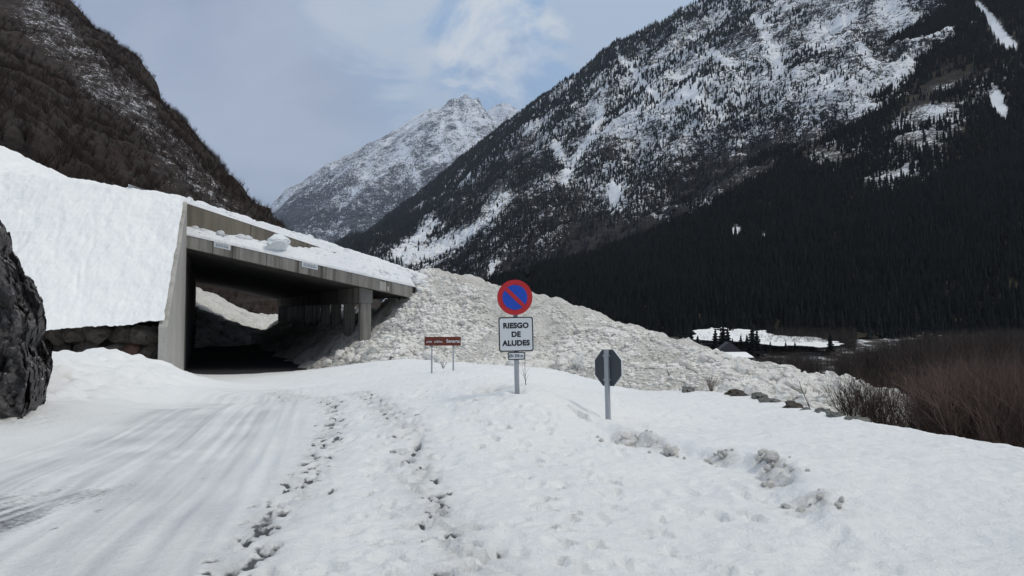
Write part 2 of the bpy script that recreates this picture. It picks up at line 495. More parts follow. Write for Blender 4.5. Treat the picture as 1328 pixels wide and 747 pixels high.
# wheel ruts running to the portal: (pixels, groove depth, half width, ridge height beside it)
ruts = [
    ([(-60, 775), (0, 735), (130, 655), (200, 600), (262, 551), (300, 525), (345, 492)], -.045, .07),
    ([(440, 800), (438, 747), (437, 690), (434, 650), (425, 600)], -.035, .05),
    ([(-100, 700), (0, 672), (130, 622), (215, 575), (275, 532), (325, 495)], .03, .22),
    ([(60, 800), (150, 700), (235, 620), (300, 555), (340, 515), (358, 492)], .035, .16),
    ([(210, 780), (265, 690), (318, 610), (350, 555), (366, 520), (372, 494)], .03, .14),
    ([(150, 780), (215, 690), (280, 600), (325, 545), (352, 510), (365, 493)], .025, .12),
    ([(330, 640), (362, 575), (378, 530), (382, 497)], .025, .12)]
for pts, dep, wd in ruts:
    d = pdist(np.array([gp(*p, z=-.02) for p in pts]))
    wob = 1 + .5 * fbm(X * 1.3, Y * .7, oct=3, seed=21)
    wd *= .6; dep *= .5; Z -= dep * np.exp(-(d / wd) ** 2) * wob
    if dep > 0: Z += .6 * dep * np.exp(-((np.abs(d) - 1.7 * wd) / (.5 * wd)) ** 2) * wob
# thin scraped streaks along the road where the slush shows through
d = pdist(np.array([gp(*p, z=-.02) for p in [(-260, 740), (-60, 688), (0, 668), (70, 645), (140, 622)]]))
str_ = fbm(d * 16, Y * .7, oct=4, seed=31) * .55 + .4 * fbm(X * 1.2, Y * 1.2, oct=3, seed=32)
bare += np.exp(-(d / .62) ** 4) * np.clip(.50 + .80 * str_, 0, .85) * sstep(9.3, 7.6, Y + .5 * fbm(X * 3, Y * .6, oct=3, seed=34))
d = pdist(np.array([gp(*p, z=-.02) for p in [(70, 690), (100, 678), (130, 663), (188, 641), (215, 628), (262, 618)]]))
bare += np.exp(-(d / .05) ** 2) * np.clip(fbm(X * 2.6, Y * 2.6, oct=2, seed=33) * 2.2, 0, 1) * .8
# the packed, rutted lane is a little lower and smoother than the trampled side
lane = np.array([gp(*p, z=0) for p in [(250, 790), (340, 660), (395, 580), (405, 530), (392, 492)]])
right = sstep(-.3, .8, pdist(lane))
Z += right * (.034 * fbm(X * 1.7, Y * 1.7, oct=5, seed=41) * sstep(26, 12, Y) + .022 * fbm(X * 4.0, Y * 4.0, oct=4, seed=43, gain=.62, ridged=True) + .014 * lumps(X * 7, Y * 7, 44))

dl_ = pdist(np.array([gp(*p, z=-.02) for p in [(40, 800), (120, 720), (215, 640), (292, 560), (335, 520), (360, 490)]]))
pack = sstep(2.6, .8, np.abs(dl_ + .7)) * np.clip(.30 + .55 * fbm(dl_ * 9, Y * .22, oct=5, seed=36, gain=.6) + .25 * fbm(X * 1.1, Y * 1.1, oct=3, seed=37), 0, 1) * sstep(40, 22, Y)
rp = np.random.default_rng(5)
def footprint(x, y, ang, L_=.30, W_=.115, dep=.07, wet=0.0):
    i0, i1 = np.searchsorted(ys, [y - .5, y + .5]); j0, j1 = np.searchsorted(xs, [x - .5, x + .5])
    if i1 - i0 < 2 or j1 - j0 < 2: return
    xx, yy = X[i0:i1, j0:j1] - x, Y[i0:i1, j0:j1] - y
    c, s_ = math.cos(ang), math.sin(ang)
    a, b = (xx * s_ + yy * c) / (L_ / 2), (xx * c - yy * s_) / (W_ / 2)
    r = np.sqrt(a * a + b * b) + .30 * vnoise(X[i0:i1, j0:j1] * 11, Y[i0:i1, j0:j1] * 11, seed=77)
    Z[i0:i1, j0:j1] += -dep * sstep(1.10, .80, r) + .22 * dep * np.exp(-((r - 1.30) / .22) ** 2)
    if wet: bare[i0:i1, j0:j1] = np.maximum(bare[i0:i1, j0:j1], wet * sstep(1.10, .75, r))

def trail(pix, step, spread, dep, wet, n=1, z=-.02):
    P = curve([gp(*p, z=z) for p in pix], 12)
    seg = np.linalg.norm(np.diff(P, axis=0), axis=1); cum = np.concatenate([[0], np.cumsum(seg)])
    for k in range(n):
        u = rp.uniform(0, step); sd_ = 1
        while u < cum[-1]:
            x = np.interp(u, cum, P[:, 0]); y = np.interp(u, cum, P[:, 1])
            u2 = min(u + .1, cum[-1]); dx = np.interp(u2, cum, P[:, 0]) - x; dy = np.interp(u2, cum, P[:, 1]) - y
            a = math.atan2(dx, dy + 1e-9)
            off = sd_ * .085 + rp.normal(0, spread)
            wv = wet(y) * rp.uniform(.55, 1.15)
            footprint(x + off * math.cos(a), y - off * math.sin(a), a + rp.normal(0, .3), .23 * rp.uniform(.6, 1.15), .09 * rp.uniform(.65, 1.3),
                      dep * rp.uniform(.7, 1.2), wv if wv > .18 else 0)
            sd_ = -sd_; u += step * rp.uniform(.75, 1.25)
trail([(290, 775), (310, 742), (335, 690), (352, 668), (376, 655), (395, 625), (412, 600), (427, 575), (433, 552), (428, 535), (414, 515), (388, 501), (350, 488)], .34, .085, .030, lambda y: rp.choice([.4, .85, 1.15]) - .006 * y, 6)
trail([(640, 775), (600, 730), (590, 700), (566, 672), (545, 642), (536, 615), (541, 590), (532, 571), (505, 552), (478, 533), (445, 513), (404, 497), (365, 487)], .36, .11, .036, lambda y: rp.choice([.15, .45, .9]) - .008 * y, 6)
for pts_ in ([(290, 775), (335, 690), (376, 655), (412, 600), (433, 552), (428, 535), (388, 501), (350, 488)], [(640, 775), (600, 730), (566, 672), (536, 615), (541, 590), (505, 552), (445, 513), (365, 487)]):
    dT = pdist(np.array([gp(*p, z=-.02) for p in pts_])); wt_ = np.exp(-(dT / .32) ** 2)
    Z += wt_ * (.020 * fbm(X * 6, Y * 6, oct=3, seed=46, ridged=True) + .022 * lumps(X * 9, Y * 9, 47) - .02); pack = np.maximum(pack, .48 * wt_ * (.6 + .8 * fbm(X * 5, Y * 5, oct=3, seed=48)))
trail([(520, 800), (510, 720), (500, 650), (505, 600), (490, 560), (470, 530)], .45, .12, .035, lambda y: .15, 2)
trail([(760, 800), (740, 700), (700, 630), (660, 590), (600, 555), (540, 525)], .5, .15, .05, lambda y: 0, 2)
trail([(900, 800), (860, 700), (800, 640), (740, 600), (700, 560)], .5, .2, .045, lambda y: 0, 2)
for k in range(420):
    y = 4.2 + 20 * rp.random() ** 1.6; x = rp.uniform(-1.9, 3.0) - .05 * y
    footprint(x, y, rp.uniform(-1, 1), .3 * rp.uniform(.8, 1.4), .15 * rp.uniform(.8, 1.6), rp.uniform(.010, .035), 0)
# the ploughed step on the right with its broken, dirty clods
step = curve([gp(*p, z=.08) for p in [(770, 556), (800, 566), (870, 578), (950, 592), (1000, 612), (1050, 655), (1085, 720), (1110, 800)]], 6)
dS = -pdist(step)
amp = np.interp(Y, [4, 6, 7.5, 9, 12, 14.5], [.01, .04, .12, .18, .14, .0])
Z += amp * sstep(-.12, .25, dS + .10 * fbm(X * 3, Y * 3, oct=3, seed=51)) * sstep(7, 1.0, np.abs(dS))
br = np.exp(-(np.minimum(np.abs(dS - .02), 9) / .20) ** 2) * np.clip(.10 + 2.0 * vnoise(X * 1.5 + 3.3, Y * 1.5, seed=55), 0, 1) * np.interp(Y, [5, 7, 12.5, 14], [.1, 1, 1, 0])
Z += br * (.20 * lumps(X * 5, Y * 5, 5) + .07 * lumps(X * 12, Y * 12, 6) - .15)
dirt += np.clip(br * 1.5, 0, 1) * .5
# small dug patch beside the sign mound
gx, gy = gp(638, 509, .45)
q = np.exp(-(((X - gx) / .28) ** 2 + ((Y - gy) / .35) ** 2)); Z -= .14 * q * (1 - .5 * lumps(X * 6, Y * 6, 9)); dirt += q * .7
for px_, py_, d_ in ((670.5, 500, 13.9), (789, 553, 13.9), (560, 480, 26), (588, 481, 26)):       # melt hollows round the posts
    p_ = at(px_, py_, d_); r_ = np.hypot(X - p_[0], Y - p_[1]); Z += -.07 * np.exp(-(r_ / .11) ** 2) + .018 * np.exp(-((r_ - .24) / .08) ** 2)
# crumbly spill in front of the boulder wall and the outcrop
cr = sstep(-9.5, -12, X + .12 * (Y - 20)) * sstep(13, 18, Y) * sstep(36, 30, Y)
Z += cr * (.34 * lumps(X * 1.2, Y * 1.2, 12) + .18 * lumps(X * 3, Y * 3, 13) + .08 * lumps(X * 7, Y * 7, 14) - .22)
rk = np.exp(-(((X + 10.0) / 1.3) ** 2 + ((Y - 15.3) / 1.1) ** 2)); dirt += rk * .6; Z += rk * .10 * lumps(X * 5, Y * 5, 15)
def snow_z(x, y):
    j = np.clip(np.searchsorted(xs, x), 1, len(xs) - 1); i = np.clip(np.searchsorted(ys, y), 1, len(ys) - 1)
    return float(Z[i, j])
u_, v_ = None, None

# gallery frame: u along the tunnel, v to the right across it
AX = R(21.0)
GO = np.array([-17.12, 42.0])
UV = np.array([[-math.sin(AX), math.cos(AX)], [math.cos(AX), math.sin(AX)]])
def gxy(u, v): return GO + u * UV[0] + v * UV[1]
def guv(x, y):
    dx, dy = x - GO[0], y - GO[1]
    return dx * UV[0, 0] + dy * UV[0, 1], dx * UV[1, 0] + dy * UV[1, 1]
CLIMB = 0.02
def G3(u, v, z): p = gxy(u, v); return (p[0], p[1], z + CLIMB * u)

# the snow stops raggedly just inside the portal
gu, gv = guv(X, Y)
inside = (gv > -.4) & (gu > .6 + .7 * fbm(X * .8, Y * .8, oct=3, seed=61))
Z = np.where(inside & (gv < 12), Z - .9, Z)
kq = ~((inside & (gu > 1.6))[:-1, :-1])
grid_obj('snow_ground', np.stack([X, Y, Z], -1), M['ground'], True, {'bare': bare, 'dirt': np.clip(dirt, 0, 1), 'pack': np.clip(pack * 1.15, 0, 1)}, kq)

# ------------------------------------------------------------------ valley floor
def valley_z(x, y):
    s = edge_s(x, np.clip(y, -6, 44))
    z = -1.6 - .30 * np.clip(s - 1.0, 0, None)
    z = np.maximum(z, -11) + .11 * np.clip(y - 250, 0, 140)
    return z
vx = np.concatenate([np.arange(-700, -40, 20), np.arange(-40, 60, 2.0), np.arange(60, 260, 5), np.arange(260, 900, 20)])
vy = np.concatenate([np.arange(-160, -10, 10), np.arange(-10, 120, 2.5), np.arange(120, 420, 5), np.arange(420, 700, 20)])
VX, VY = np.meshgrid(vx, vy)
VZ = valley_z(VX, VY) + .35 * fbm(VX * .1, VY * .1, oct=4, seed=71) * sstep(2, 12, edge_s(VX, np.clip(VY, -6, 44)))
t = NT('valley_floor_snow')
M['valley'] = t.col(t.mix(t.ramp(t.noise(.16, 7, .7), .36, .50), (.70, .73, .75), (.045, .038, .032)), .8)
grid_obj('valley_floor', np.stack([VX, VY, VZ], -1), M['valley'])

# ------------------------------------------------------------------ lofted hillsides
def loft(rows, px0, px1, ncol, nper, far=1.0):
    """rows of (px, py, distance) polylines joined by a surface"""
    pxs = np.linspace(px0, px1, ncol); out = []
    for r in rows:
        r = np.array(r, float)
        py = np.interp(pxs, r[:, 0], r[:, 1]); d = np.interp(pxs, r[:, 0], r[:, 2]) * far
        out.append(np.array([at(a, b, c) for a, b, c in zip(pxs, py, d)]))
    G = []
    for k in range(len(out) - 1):
        m = nper[k]
        for i in range(m + (k == len(out) - 2)):
            q = i / m
            G.append(out[k] * (1 - q) + out[k + 1] * q)
    return np.array(G), pxs

def fall_back(G, dist, drop, n=6):
    """hide the back of a ridge: rows that go on behind the crest and down"""
    top = G[-1]; rows = []
    for i in range(1, n + 1):
        r = top.copy(); r[:, 1] += dist * i / n; r[:, 0] *= 1 + dist * i / n / np.maximum(top[:, 1], 1) * .8; r[:, 2] -= drop * (i / n) ** 1.3; rows.append(r)
    return np.concatenate([G, np.array(rows)])

def rough(G, amp, scale, seed, oct=6, ridged=True, keep_top=None):
    x, y, z = G[..., 0], G[..., 1], G[..., 2]
    n = fbm(x * scale, y * scale, z * scale, oct, seed, .52, ridged)
    m = fbm(x * scale + 50, y * scale, z * scale, oct, seed + 9, .52)
    G = G.copy(); G[..., 2] += amp * n; G[..., 1] += amp * .9 * m; G[..., 0] += amp * .4 * n
    return G

def pix(G):
    """photo pixels of world points"""
    x, y, z = G[..., 0], G[..., 1], G[..., 2] - CAMZ
    f = y * math.cos(PITCH) + z * math.sin(PITCH); u = -y * math.sin(PITCH) + z * math.cos(PITCH)
    return 664 + F * x / f, 373.5 - F * u / f

def scatter(G, n, dens, rng):
    """n points on a lofted grid, thinned by dens(points)"""
    a = G[1:, :-1] - G[:-1, :-1]; b = G[:-1, 1:] - G[:-1, :-1]
    ar = np.linalg.norm(np.cross(a, b), axis=-1).ravel(); ar /= ar.sum()
    k = rng.choice(len(ar), n, p=ar); r, c = np.divmod(k, G.shape[1] - 1)
    fr, fc = rng.random(n)[:, None], rng.random(n)[:, None]
    P = (G[r, c] * (1 - fr) + G[r + 1, c] * fr) * (1 - fc) + (G[r, c + 1] * (1 - fr) + G[r + 1, c + 1] * fr) * fc
    return P[rng.random(n) < dens(P)]

def many(name, tv, tf, P, scale, rng, mat, sxy=None, kind='stuff', lean=0.0):
    """one mesh of copies of a small template at points P"""
    n = len(P); k = len(tv)
    a = rng.uniform(0, 2 * math.pi, n); c, s_ = np.cos(a)[:, None], np.sin(a)[:, None]
    w_ = scale if sxy is None else sxy
    x = (tv[:, 0][None] * c - tv[:, 1][None] * s_) * w_[:, None]
    y = (tv[:, 0][None] * s_ + tv[:, 1][None] * c) * w_[:, None]
    z = tv[:, 2][None] * scale[:, None]
    if lean:
        x = x + z * rng.normal(0, lean, n)[:, None]; y = y + z * rng.normal(0, lean, n)[:, None]
    V = np.stack([x + P[:, :1], y + P[:, 1:2], z + P[:, 2:3]], -1).reshape(-1, 3)
    Fc = (tf[None] + (np.arange(n) * k)[:, None, None]).reshape(-1, tf.shape[1])
    rnd = np.repeat(rng.random(n), k)
    o = link(name, mesh_data(name, V, Fc, mat, False, {'rnd': rnd}))
    if kind: o['kind'] = kind
    return o

def conifer_template(tiers, sides, seed, wmax=.22):
    rng = np.random.default_rng(seed); V = []; T = []
    for k in range(tiers):
        z0 = .06 + .80 * k / tiers; z1 = min(1.0, z0 + 1.55 / tiers + .06)
        r = wmax * (1 - .86 * k / tiers); b = len(V)
        for i in range(sides):
            a = 2 * math.pi * (i + .5 * (k % 2)) / sides; rr = r * rng.uniform(.6, 1.15)
            V.append((rr * math.cos(a), rr * math.sin(a), z0 + rng.uniform(-.03, .02)))
        V.append((rng.normal(0, .006), rng.normal(0, .006), z1))
        for i in range(sides): T.append((b + i, b + (i + 1) % sides, b + sides))
    return np.array(V), np.array(T)

def branches(seed, stems, height, spread, levels, kids, r0, up=.5):
    """tapered three-sided twigs of a bare shrub or tree, about `height` high"""
    rng = np.random.default_rng(seed); segs = []
    def grow(p, d, l, r, lev):
        n = 3 if lev == 0 else 2
        for i in range(n):
            d2 = d + rng.normal(0, .13 + .05 * lev, 3); d2[2] += up * .12; d2 /= np.linalg.norm(d2)
            q = p + d2 * l / n; r2 = r * (.78 if lev < levels else .6)
            segs.append((p, q, r, r2))
            if lev < levels:
                for _ in range(kids if i else kids - 1):
                    e = d2 + rng.normal(0, .55, 3); e[2] = abs(e[2]) * .6 + up; e /= np.linalg.norm(e)
                    grow(p + (q - p) * rng.random(), e, l * rng.uniform(.38, .62), r2 * .62, lev + 1)
            p, d, r = q, d2, r2
    for k in range(stems):
        a = rng.uniform(0, 6.283); t_ = spread * rng.uniform(.3, 1)
        d = np.array([math.cos(a) * t_, math.sin(a) * t_, 1.0]); d /= np.linalg.norm(d)
        grow(np.array([math.cos(a), math.sin(a), 0]) * .06 * height * rng.random() * (stems > 1), d, height * rng.uniform(.7, 1), r0 * rng.uniform(.7, 1), 0)
    V = []; T = []
    for p, q, ra, rb in segs:
        d = q - p; a = np.cross(d, [.31, .72, .4]); a /= np.linalg.norm(a) + 1e-9; c = np.cross(d, a); c /= np.linalg.norm(c) + 1e-9
        b = len(V)
        for pt, r in ((p, ra), (q, rb)):
            for k in range(3):
                t_ = 2.0944 * k; V.append(pt + (a * math.cos(t_) + c * math.sin(t_)) * r)
        for k in range(3):
            j = (k + 1) % 3; T.append((b + k, b + j, b + 3 + j)); T.append((b + k, b + 3 + j, b + 3 + k))
    V = np.array(V); V /= V[:, 2].max()
    return V, np.array(T)

def blob(cpix, P, rx, ry):
    u, v = pix(P); return np.exp(-(((u - cpix[0]) / rx) ** 2 + ((v - cpix[1]) / ry) ** 2))
def line_mask(P, pts, wd):
    """soft mask along a gully drawn through photo pixels (fixed to the hillside it falls on)"""
    u, v = pix(P); best = np.full(u.shape, 1e9); pts = np.array(pts, float)
    for a, b in zip(pts[:-1], pts[1:]):
        d = b - a; q = np.clip(((u - a[0]) * d[0] + (v - a[1]) * d[1]) / (d @ d), 0, 1)
        best = np.minimum(best, np.hypot(u - a[0] - q * d[0], v - a[1] - q * d[1]))
    return np.exp(-(best / wd) ** 2)

# --- the snow peak at the head of the valley, and the one behind it
rows = [[(300, 400, 2600), (760, 400, 2200)],
        [(300, 330, 3100), (440, 300, 2900), (560, 260, 2900), (760, 250, 2900)],
        [(300, 330, 3900), (335, 298, 3900), (350, 282, 3900), (380, 255, 3900), (415, 232, 3900), (440, 215, 3900), (480, 190, 3950), (520, 166, 4000), (540, 155, 4000), (556, 144, 4000), (570, 141, 4000), (582, 134, 4000), (592, 134, 4000), (600, 129, 4000), (610, 134, 4000), (617, 133, 4000), (624, 141, 4000),
         (632, 148, 4000), (650, 165, 4000), (700, 190, 4000), (760, 215, 4000)]]
Gp, pxs_ = loft(rows, 300, 760, 420, [40, 190], 1.7); Gp = fall_back(Gp, 1500, 1100)
kz = np.interp(np.arange(Gp.shape[0]), [0, 180, 228, 240], [1, 1, .55, .5])[:, None, None]; Gp = Gp * (1 - kz) + rough(Gp, 110, .0028, 101, 9) * kz
cov = -.10 + .13 * sstep(800, 1800, Gp[..., 2]) + .12 * fbm(Gp[..., 0] * .0025, Gp[..., 1] * .0025, oct=4, seed=4)
cov += .05 + .11 * line_mask(Gp, [(590, 150), (605, 185), (612, 220)], 4) + .10 * line_mask(Gp, [(575, 155), (570, 180), (585, 215)], 3) + .11 * line_mask(Gp, [(520, 190), (545, 240), (540, 265)], 5) + .08 * line_mask(Gp, [(480, 215), (462, 250), (440, 275)], 5)
M['peak'] = m_mountain('far_peak_rock_and_snow', .02, .85, (.025, .03, .038), (.045, .05, .06))
grid_obj('far_peak', Gp, M['peak'], True, {'cover': cov})
far_tree = conifer_template(2, 5, 1, .2)
def dp(P):
    n = fbm(P[:, 0] * .004, P[:, 1] * .004, P[:, 2] * .004, 5, 12)
    return np.clip(.50 + 1.2 * n - .7 * sstep(700, 1500, P[:, 2]), 0, 1)
P = scatter(Gp[:-6], 42000, dp, RNG)
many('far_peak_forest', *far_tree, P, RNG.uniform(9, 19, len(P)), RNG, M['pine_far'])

rows = [[(560, 300, 4600), (800, 300, 4600)], [(560, 190, 5200), (610, 158, 5200), (632, 143, 5200), (648, 139, 5200), (660, 138, 5200), (672, 146, 5200), (700, 165, 5200), (800, 190, 5200)]]
Gq, _ = loft(rows, 560, 800, 160, [90], 1.7); Gq = rough(fall_back(Gq, 1100, 900), 70, .0026, 141, 7)
grid_obj('rear_peak', Gq, M['peak'], True, {'cover': np.full(Gq.shape[:2], .10)})
rows = [[(240, 420, 4300), (560, 420, 4300)], [(240, 330, 5000), (330, 290, 5000), (352, 268, 5000), (372, 246, 5000), (392, 236, 5000), (420, 216, 5000), (450, 205, 5100), (490, 182, 5200), (530, 165, 5200), (560, 170, 5200)]]
Gq, _ = loft(rows, 240, 560, 200, [90], 1.7); Gq = rough(fall_back(Gq, 1100, 900), 70, .0026, 151, 7)
grid_obj('misty_ridge', Gq, M['peak'], True, {'cover': np.full(Gq.shape[:2], .06)})

# --- the long wooded mountainside on the right
ridge = [(380, 352, 2500), (440, 326, 2450), (465, 316, 2400), (500, 290, 2350), (520, 276, 2300), (560, 243, 2250), (590, 217, 2200), (625, 190, 2150), (650, 170, 2100), (675, 152, 2050), (700, 133, 2000), (730, 112, 1950),
         (760, 92, 1900), (790, 68, 1850), (810, 60, 1820), (840, 44, 1780), (870, 28, 1740), (900, 14, 1700), (930, 0, 1680), (980, -30, 1650), (1060, -80, 1600), (1200, -170, 1550), (1500, -320, 1500)]
rows = [[(380, 440, 900), (600, 440, 620), (1500, 440, 620)],
        [(380, 372, 1500), (480, 345, 1300), (600, 345, 950), (760, 290, 900), (900, 235, 880), (1100, 150, 850), (1500, 60, 850)], ridge]
Gm, _ = loft(rows, 380, 1500, 640, [90, 260]); Gm = fall_back(Gm, 500, 500)
keepz = np.interp(np.arange(Gm.shape[0]), [0, 300, 350, 400], [1, 1, .45, .45])[:, None, None]
Gm = Gm * (1 - keepz) + rough(Gm, 58, .0082, 201, 8) * keepz
u, v = pix(Gm)
cov = -.03 + .10 * sstep(330, 60, v) * sstep(500, 700, u) + .16 * fbm(Gm[..., 0] * .009, Gm[..., 2] * .012, oct=5, seed=6) - .055
gul = [([(780, 148), (765, 180), (742, 212), (730, 235)], 5), ([(800, 70), (820, 90), (850, 128)], 3), ([(985, 30), (1000, 60), (1010, 85)], 7), ([(655, 255), (625, 290), (590, 315), (540, 335), (515, 330)], 9), ([(560, 290), (530, 320)], 10),
       ([(720, 190), (735, 215)], 6), ([(640, 340), (632, 385)], 5), ([(1115, 60), (1135, 85)], 6), ([(925, 70), (950, 85)], 5), ([(1150, 10), (1190, 30)], 18), ([(1060, 40), (1100, 20)], 14), ([(890, 120), (940, 150)], 6)]
gm = sum(line_mask(Gm, p, w_) for p, w_ in gul)
cov += .16 * np.clip(gm, 0, 1) + .3 * blob((797, 248), Gm, 9, 14)
cov -= .22 * sstep(250, 345, v) * sstep(700, 800, u)
M['mount'] = m_mountain('wooded_slope_rock_and_snow', .0, 2.6, (.016, .017, .020), (.042, .042, .045), (.80, .83, .86), (.034, .033, .034))
grid_obj('wooded_mountainside', Gm, M['mount'], True, {'cover': cov})
mid_tree = conifer_template(3, 6, 2, .19)
def dm(P):
    u, v = pix(P)
    n = fbm(P[:, 0] * .011, P[:, 1] * .011, P[:, 2] * .018, 5, 22, .6)
    n2 = fbm((P[:, 0] - 1.1 * P[:, 2]) * .018, P[:, 2] * .0025, oct=4, seed=23)     # stripes running down the slope
    d = .44 + 1.2 * n + .5 * n2 - .30 * sstep(260, 40, v) + .45 * sstep(250, 350, v)
    d += .5 * sstep(30, 8, np.abs(v - np.interp(u, [r[0] for r in ridge], [r[1] for r in ridge])))
    d += .7 * blob((845, 245), P, 28, 30) + .5 * blob((640, 290), P, 26, 20) + .4 * blob((1000, 150), P, 50, 14)
    d -= .8 * np.clip(sum(line_mask(P, p, w_) for p, w_ in gul), 0, 1) + 1.2 * blob((797, 248), P, 9, 14)
    return np.clip(d, 0.02, 1)
P = scatter(Gm[:-6], 190000, dm, RNG)
u, v = pix(P); P = P[(u < 1420) & (v > -60)]
h_ = RNG.uniform(4.5, 12, len(P)) * np.clip(P[:, 1] / 1300, .7, 1.1)
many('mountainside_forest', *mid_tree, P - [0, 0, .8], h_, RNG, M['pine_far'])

# --- the nearer, darker spur of forest
sp = [(500, 420, 560), (560, 400, 600), (600, 388, 640), (650, 372, 690), (700, 355, 720), (760, 338, 760), (800, 322, 790), (850, 295, 820), (880, 272, 850), (920, 245, 880), (960, 215, 900), (1010, 175, 930), (1050, 142, 950), (1090, 108, 980), (1130, 76, 1000),
      (1170, 40, 1020), (1210, 4, 1040), (1260, -40, 1070), (1330, -110, 1100), (1600, -330, 1200)]
rows = [[(500, 500, 325), (820, 480, 325), (900, 462, 325), (1080, 460, 325), (1328, 462, 322), (1600, 462, 322)],
        [(500, 465, 345), (820, 445, 345), (900, 426, 345), (1080, 424, 345), (1328, 428, 340), (1600, 428, 340)],
        [(500, 440, 430), (700, 395, 500), (880, 350, 560), (1100, 280, 620), (1328, 190, 660), (1600, 120, 700)], sp]
Gs, _ = loft(rows, 500, 1600, 380, [10, 55, 90]); Gs = fall_back(Gs, 260, 120)
Gs = rough(Gs, 8, .016, 301, 6)
u, v = pix(Gs)
patch = [((1110, 190), 62, 30), ((1150, 235), 60, 22), ((1190, 200), 40, 30), ((1250, 110), 60, 50), ((1060, 210), 30, 22), ((1200, 150), 60, 40), ((1310, 60), 30, 60)]
holes = [([(1268, 5), (1285, 25), (1300, 50), (1312, 60)], 7), ([(1292, 128), (1302, 150)], 8)]
open_ = np.clip(sum(blob(c, Gs, a, b) for c, a, b in patch), 0, 1)
cov = -.42 + .45 * open_ * (.75 + .6 * fbm(Gs[..., 0] * .02, Gs[..., 2] * .03, oct=4, seed=35)) + .6 * np.clip(sum(line_mask(Gs, p, w_) for p, w_ in holes), 0, 1) + .6 * (blob((955, 300), Gs, 9, 11) + blob((991, 307), Gs, 7, 8))
M['spur'] = m_mountain('forest_spur_rock_and_snow', .0, 6.0, (.014, .014, .014), (.03, .027, .022), (.78, .81, .84), (.055, .045, .026))
grid_obj('forest_spur', Gs, M['spur'], True, {'cover': cov})
def ds(P):
    u, v = pix(P)
    op = np.clip(sum(blob(c, P, a, b) for c, a, b in patch), 0, 1)
    n = fbm(P[:, 0] * .02, P[:, 1] * .02, P[:, 2] * .02, 4, 32)
    d = 1.1 - op * (.80 - 1.3 * n)
    d -= 1.4 * np.clip(sum(line_mask(P, p, w_) for p, w_ in holes), 0, 1) + 1.4 * (blob((955, 300), P, 8, 10) + blob((991, 307), P, 6, 7) + .6 * blob((975, 292), P, 5, 5))
    return np.clip(d, 0.0, 1)
near_tree = conifer_template(4, 6, 3, .19)
P = scatter(Gs[:-6], 90000, ds, RNG)
u, v = pix(P); P = P[(u < 1440) & (v > -70)]
many('spur_forest', *near_tree, P - [0, 0, .6], RNG.uniform(4.5, 11.5, len(P)) , RNG, M['pine'])

# --- the steep brown hillside above the gallery
sil = [(-420, -420, 330), (-200, -230, 300), (-60, -110, 280), (40, -35, 262), (85, 0, 250), (105, 25, 246), (130, 45, 240), (160, 68, 235), (190, 96, 228), (205, 125, 224), (220, 145, 222), (240, 163, 218), (262, 187, 214), (280, 210, 210), (296, 235, 205),
       (320, 258, 200), (350, 287, 195), (372, 305, 190), (420, 345, 185), (480, 395, 180), (560, 440, 176)]
rows = [[(-420, 470, 62), (0, 440, 75), (230, 445, 108), (300, 450, 122), (420, 450, 128), (560, 455, 130)],
        [(-420, 120, 66), (-100, 150, 68), (0, 182, 72), (60, 215, 80), (100, 238, 88), (232, 262, 112), (300, 330, 132), (420, 400, 140), (560, 450, 142)],
        [(-420, -100, 180), (0, 70, 160), (120, 130, 155), (220, 200, 160), (300, 285, 165), (420, 370, 160), (560, 445, 158)], sil]
Gl, _ = loft(rows, -420, 560, 330, [26, 70, 70]); Gl = fall_back(Gl, 120, 60)
Gl = rough(Gl, 2.6, .06, 401, 6)
u, v = pix(Gl)
silv = np.interp(u, [r[0] for r in sil], [r[1] for r in sil])
band = sstep(-10, 30, v - silv) * sstep(150, 70, v - silv)
cov = -.47 + .33 * band * sstep(-60, 60, u) + .14 * fbm(Gl[..., 0] * .03, Gl[..., 2] * .03, oct=3, seed=44) + .03 * sstep(70, 10, v)
M['brownhill'] = m_mountain('brown_hillside', .0, 20.0, (.019, .015, .013), (.05, .042, .037), (.66, .68, .72), (.036, .024, .019))
grid_obj('brown_hillside', Gl, M['brownhill'], True, {'cover': cov})
shrub_t = branches(3, 5, 1.0, .6, 1, 2, .022)
def dl(P):
    u, v = pix(P); sv = np.interp(u, [r[0] for r in sil], [r[1] for r in sil])
    n = fbm(P[:, 0] * .05, P[:, 1] * .05, P[:, 2] * .05, 4, 45)
    return np.clip(1.0 - .75 * sstep(20, 50, v - sv) * sstep(140, 80, v - sv) + .8 * n - .3 * sstep(60, 0, v), .05, 1)
P = scatter(Gl[:-6], 36000, dl, RNG)
u, v = pix(P); P = P[(u > -60) & (u < 430) & (v > -60)]
many('hillside_scrub', *shrub_t, P - [0, 0, .2], RNG.uniform(.9, 2.5, len(P)), RNG, M['twig_dark'])

# ------------------------------------------------------------------ embankment and upper slope
WB = at(216, 487, 34); WT = at(207, 424, 34)      # near foot and near top of the wing wall
WP = at(233, 262, 42.1)                           # its top at the portal
rows = [[(-160, 436, 33), (60, 432, 33.2), (120, 428, 33.6), (206, 424.5, 34)], [(-160, 200, 45), (0, 227, 43.8), (60, 232, 43.3), (150, 244, 42.8), (200, 252, 42.5), (232.5, 259, 42.3)],
        [(-160, 150, 60), (0, 196, 56), (50, 220, 58), (100, 243, 66), (232, 305, 60)]]
Ge, _ = loft(rows, -160, 232.5, 330, [150, 60])
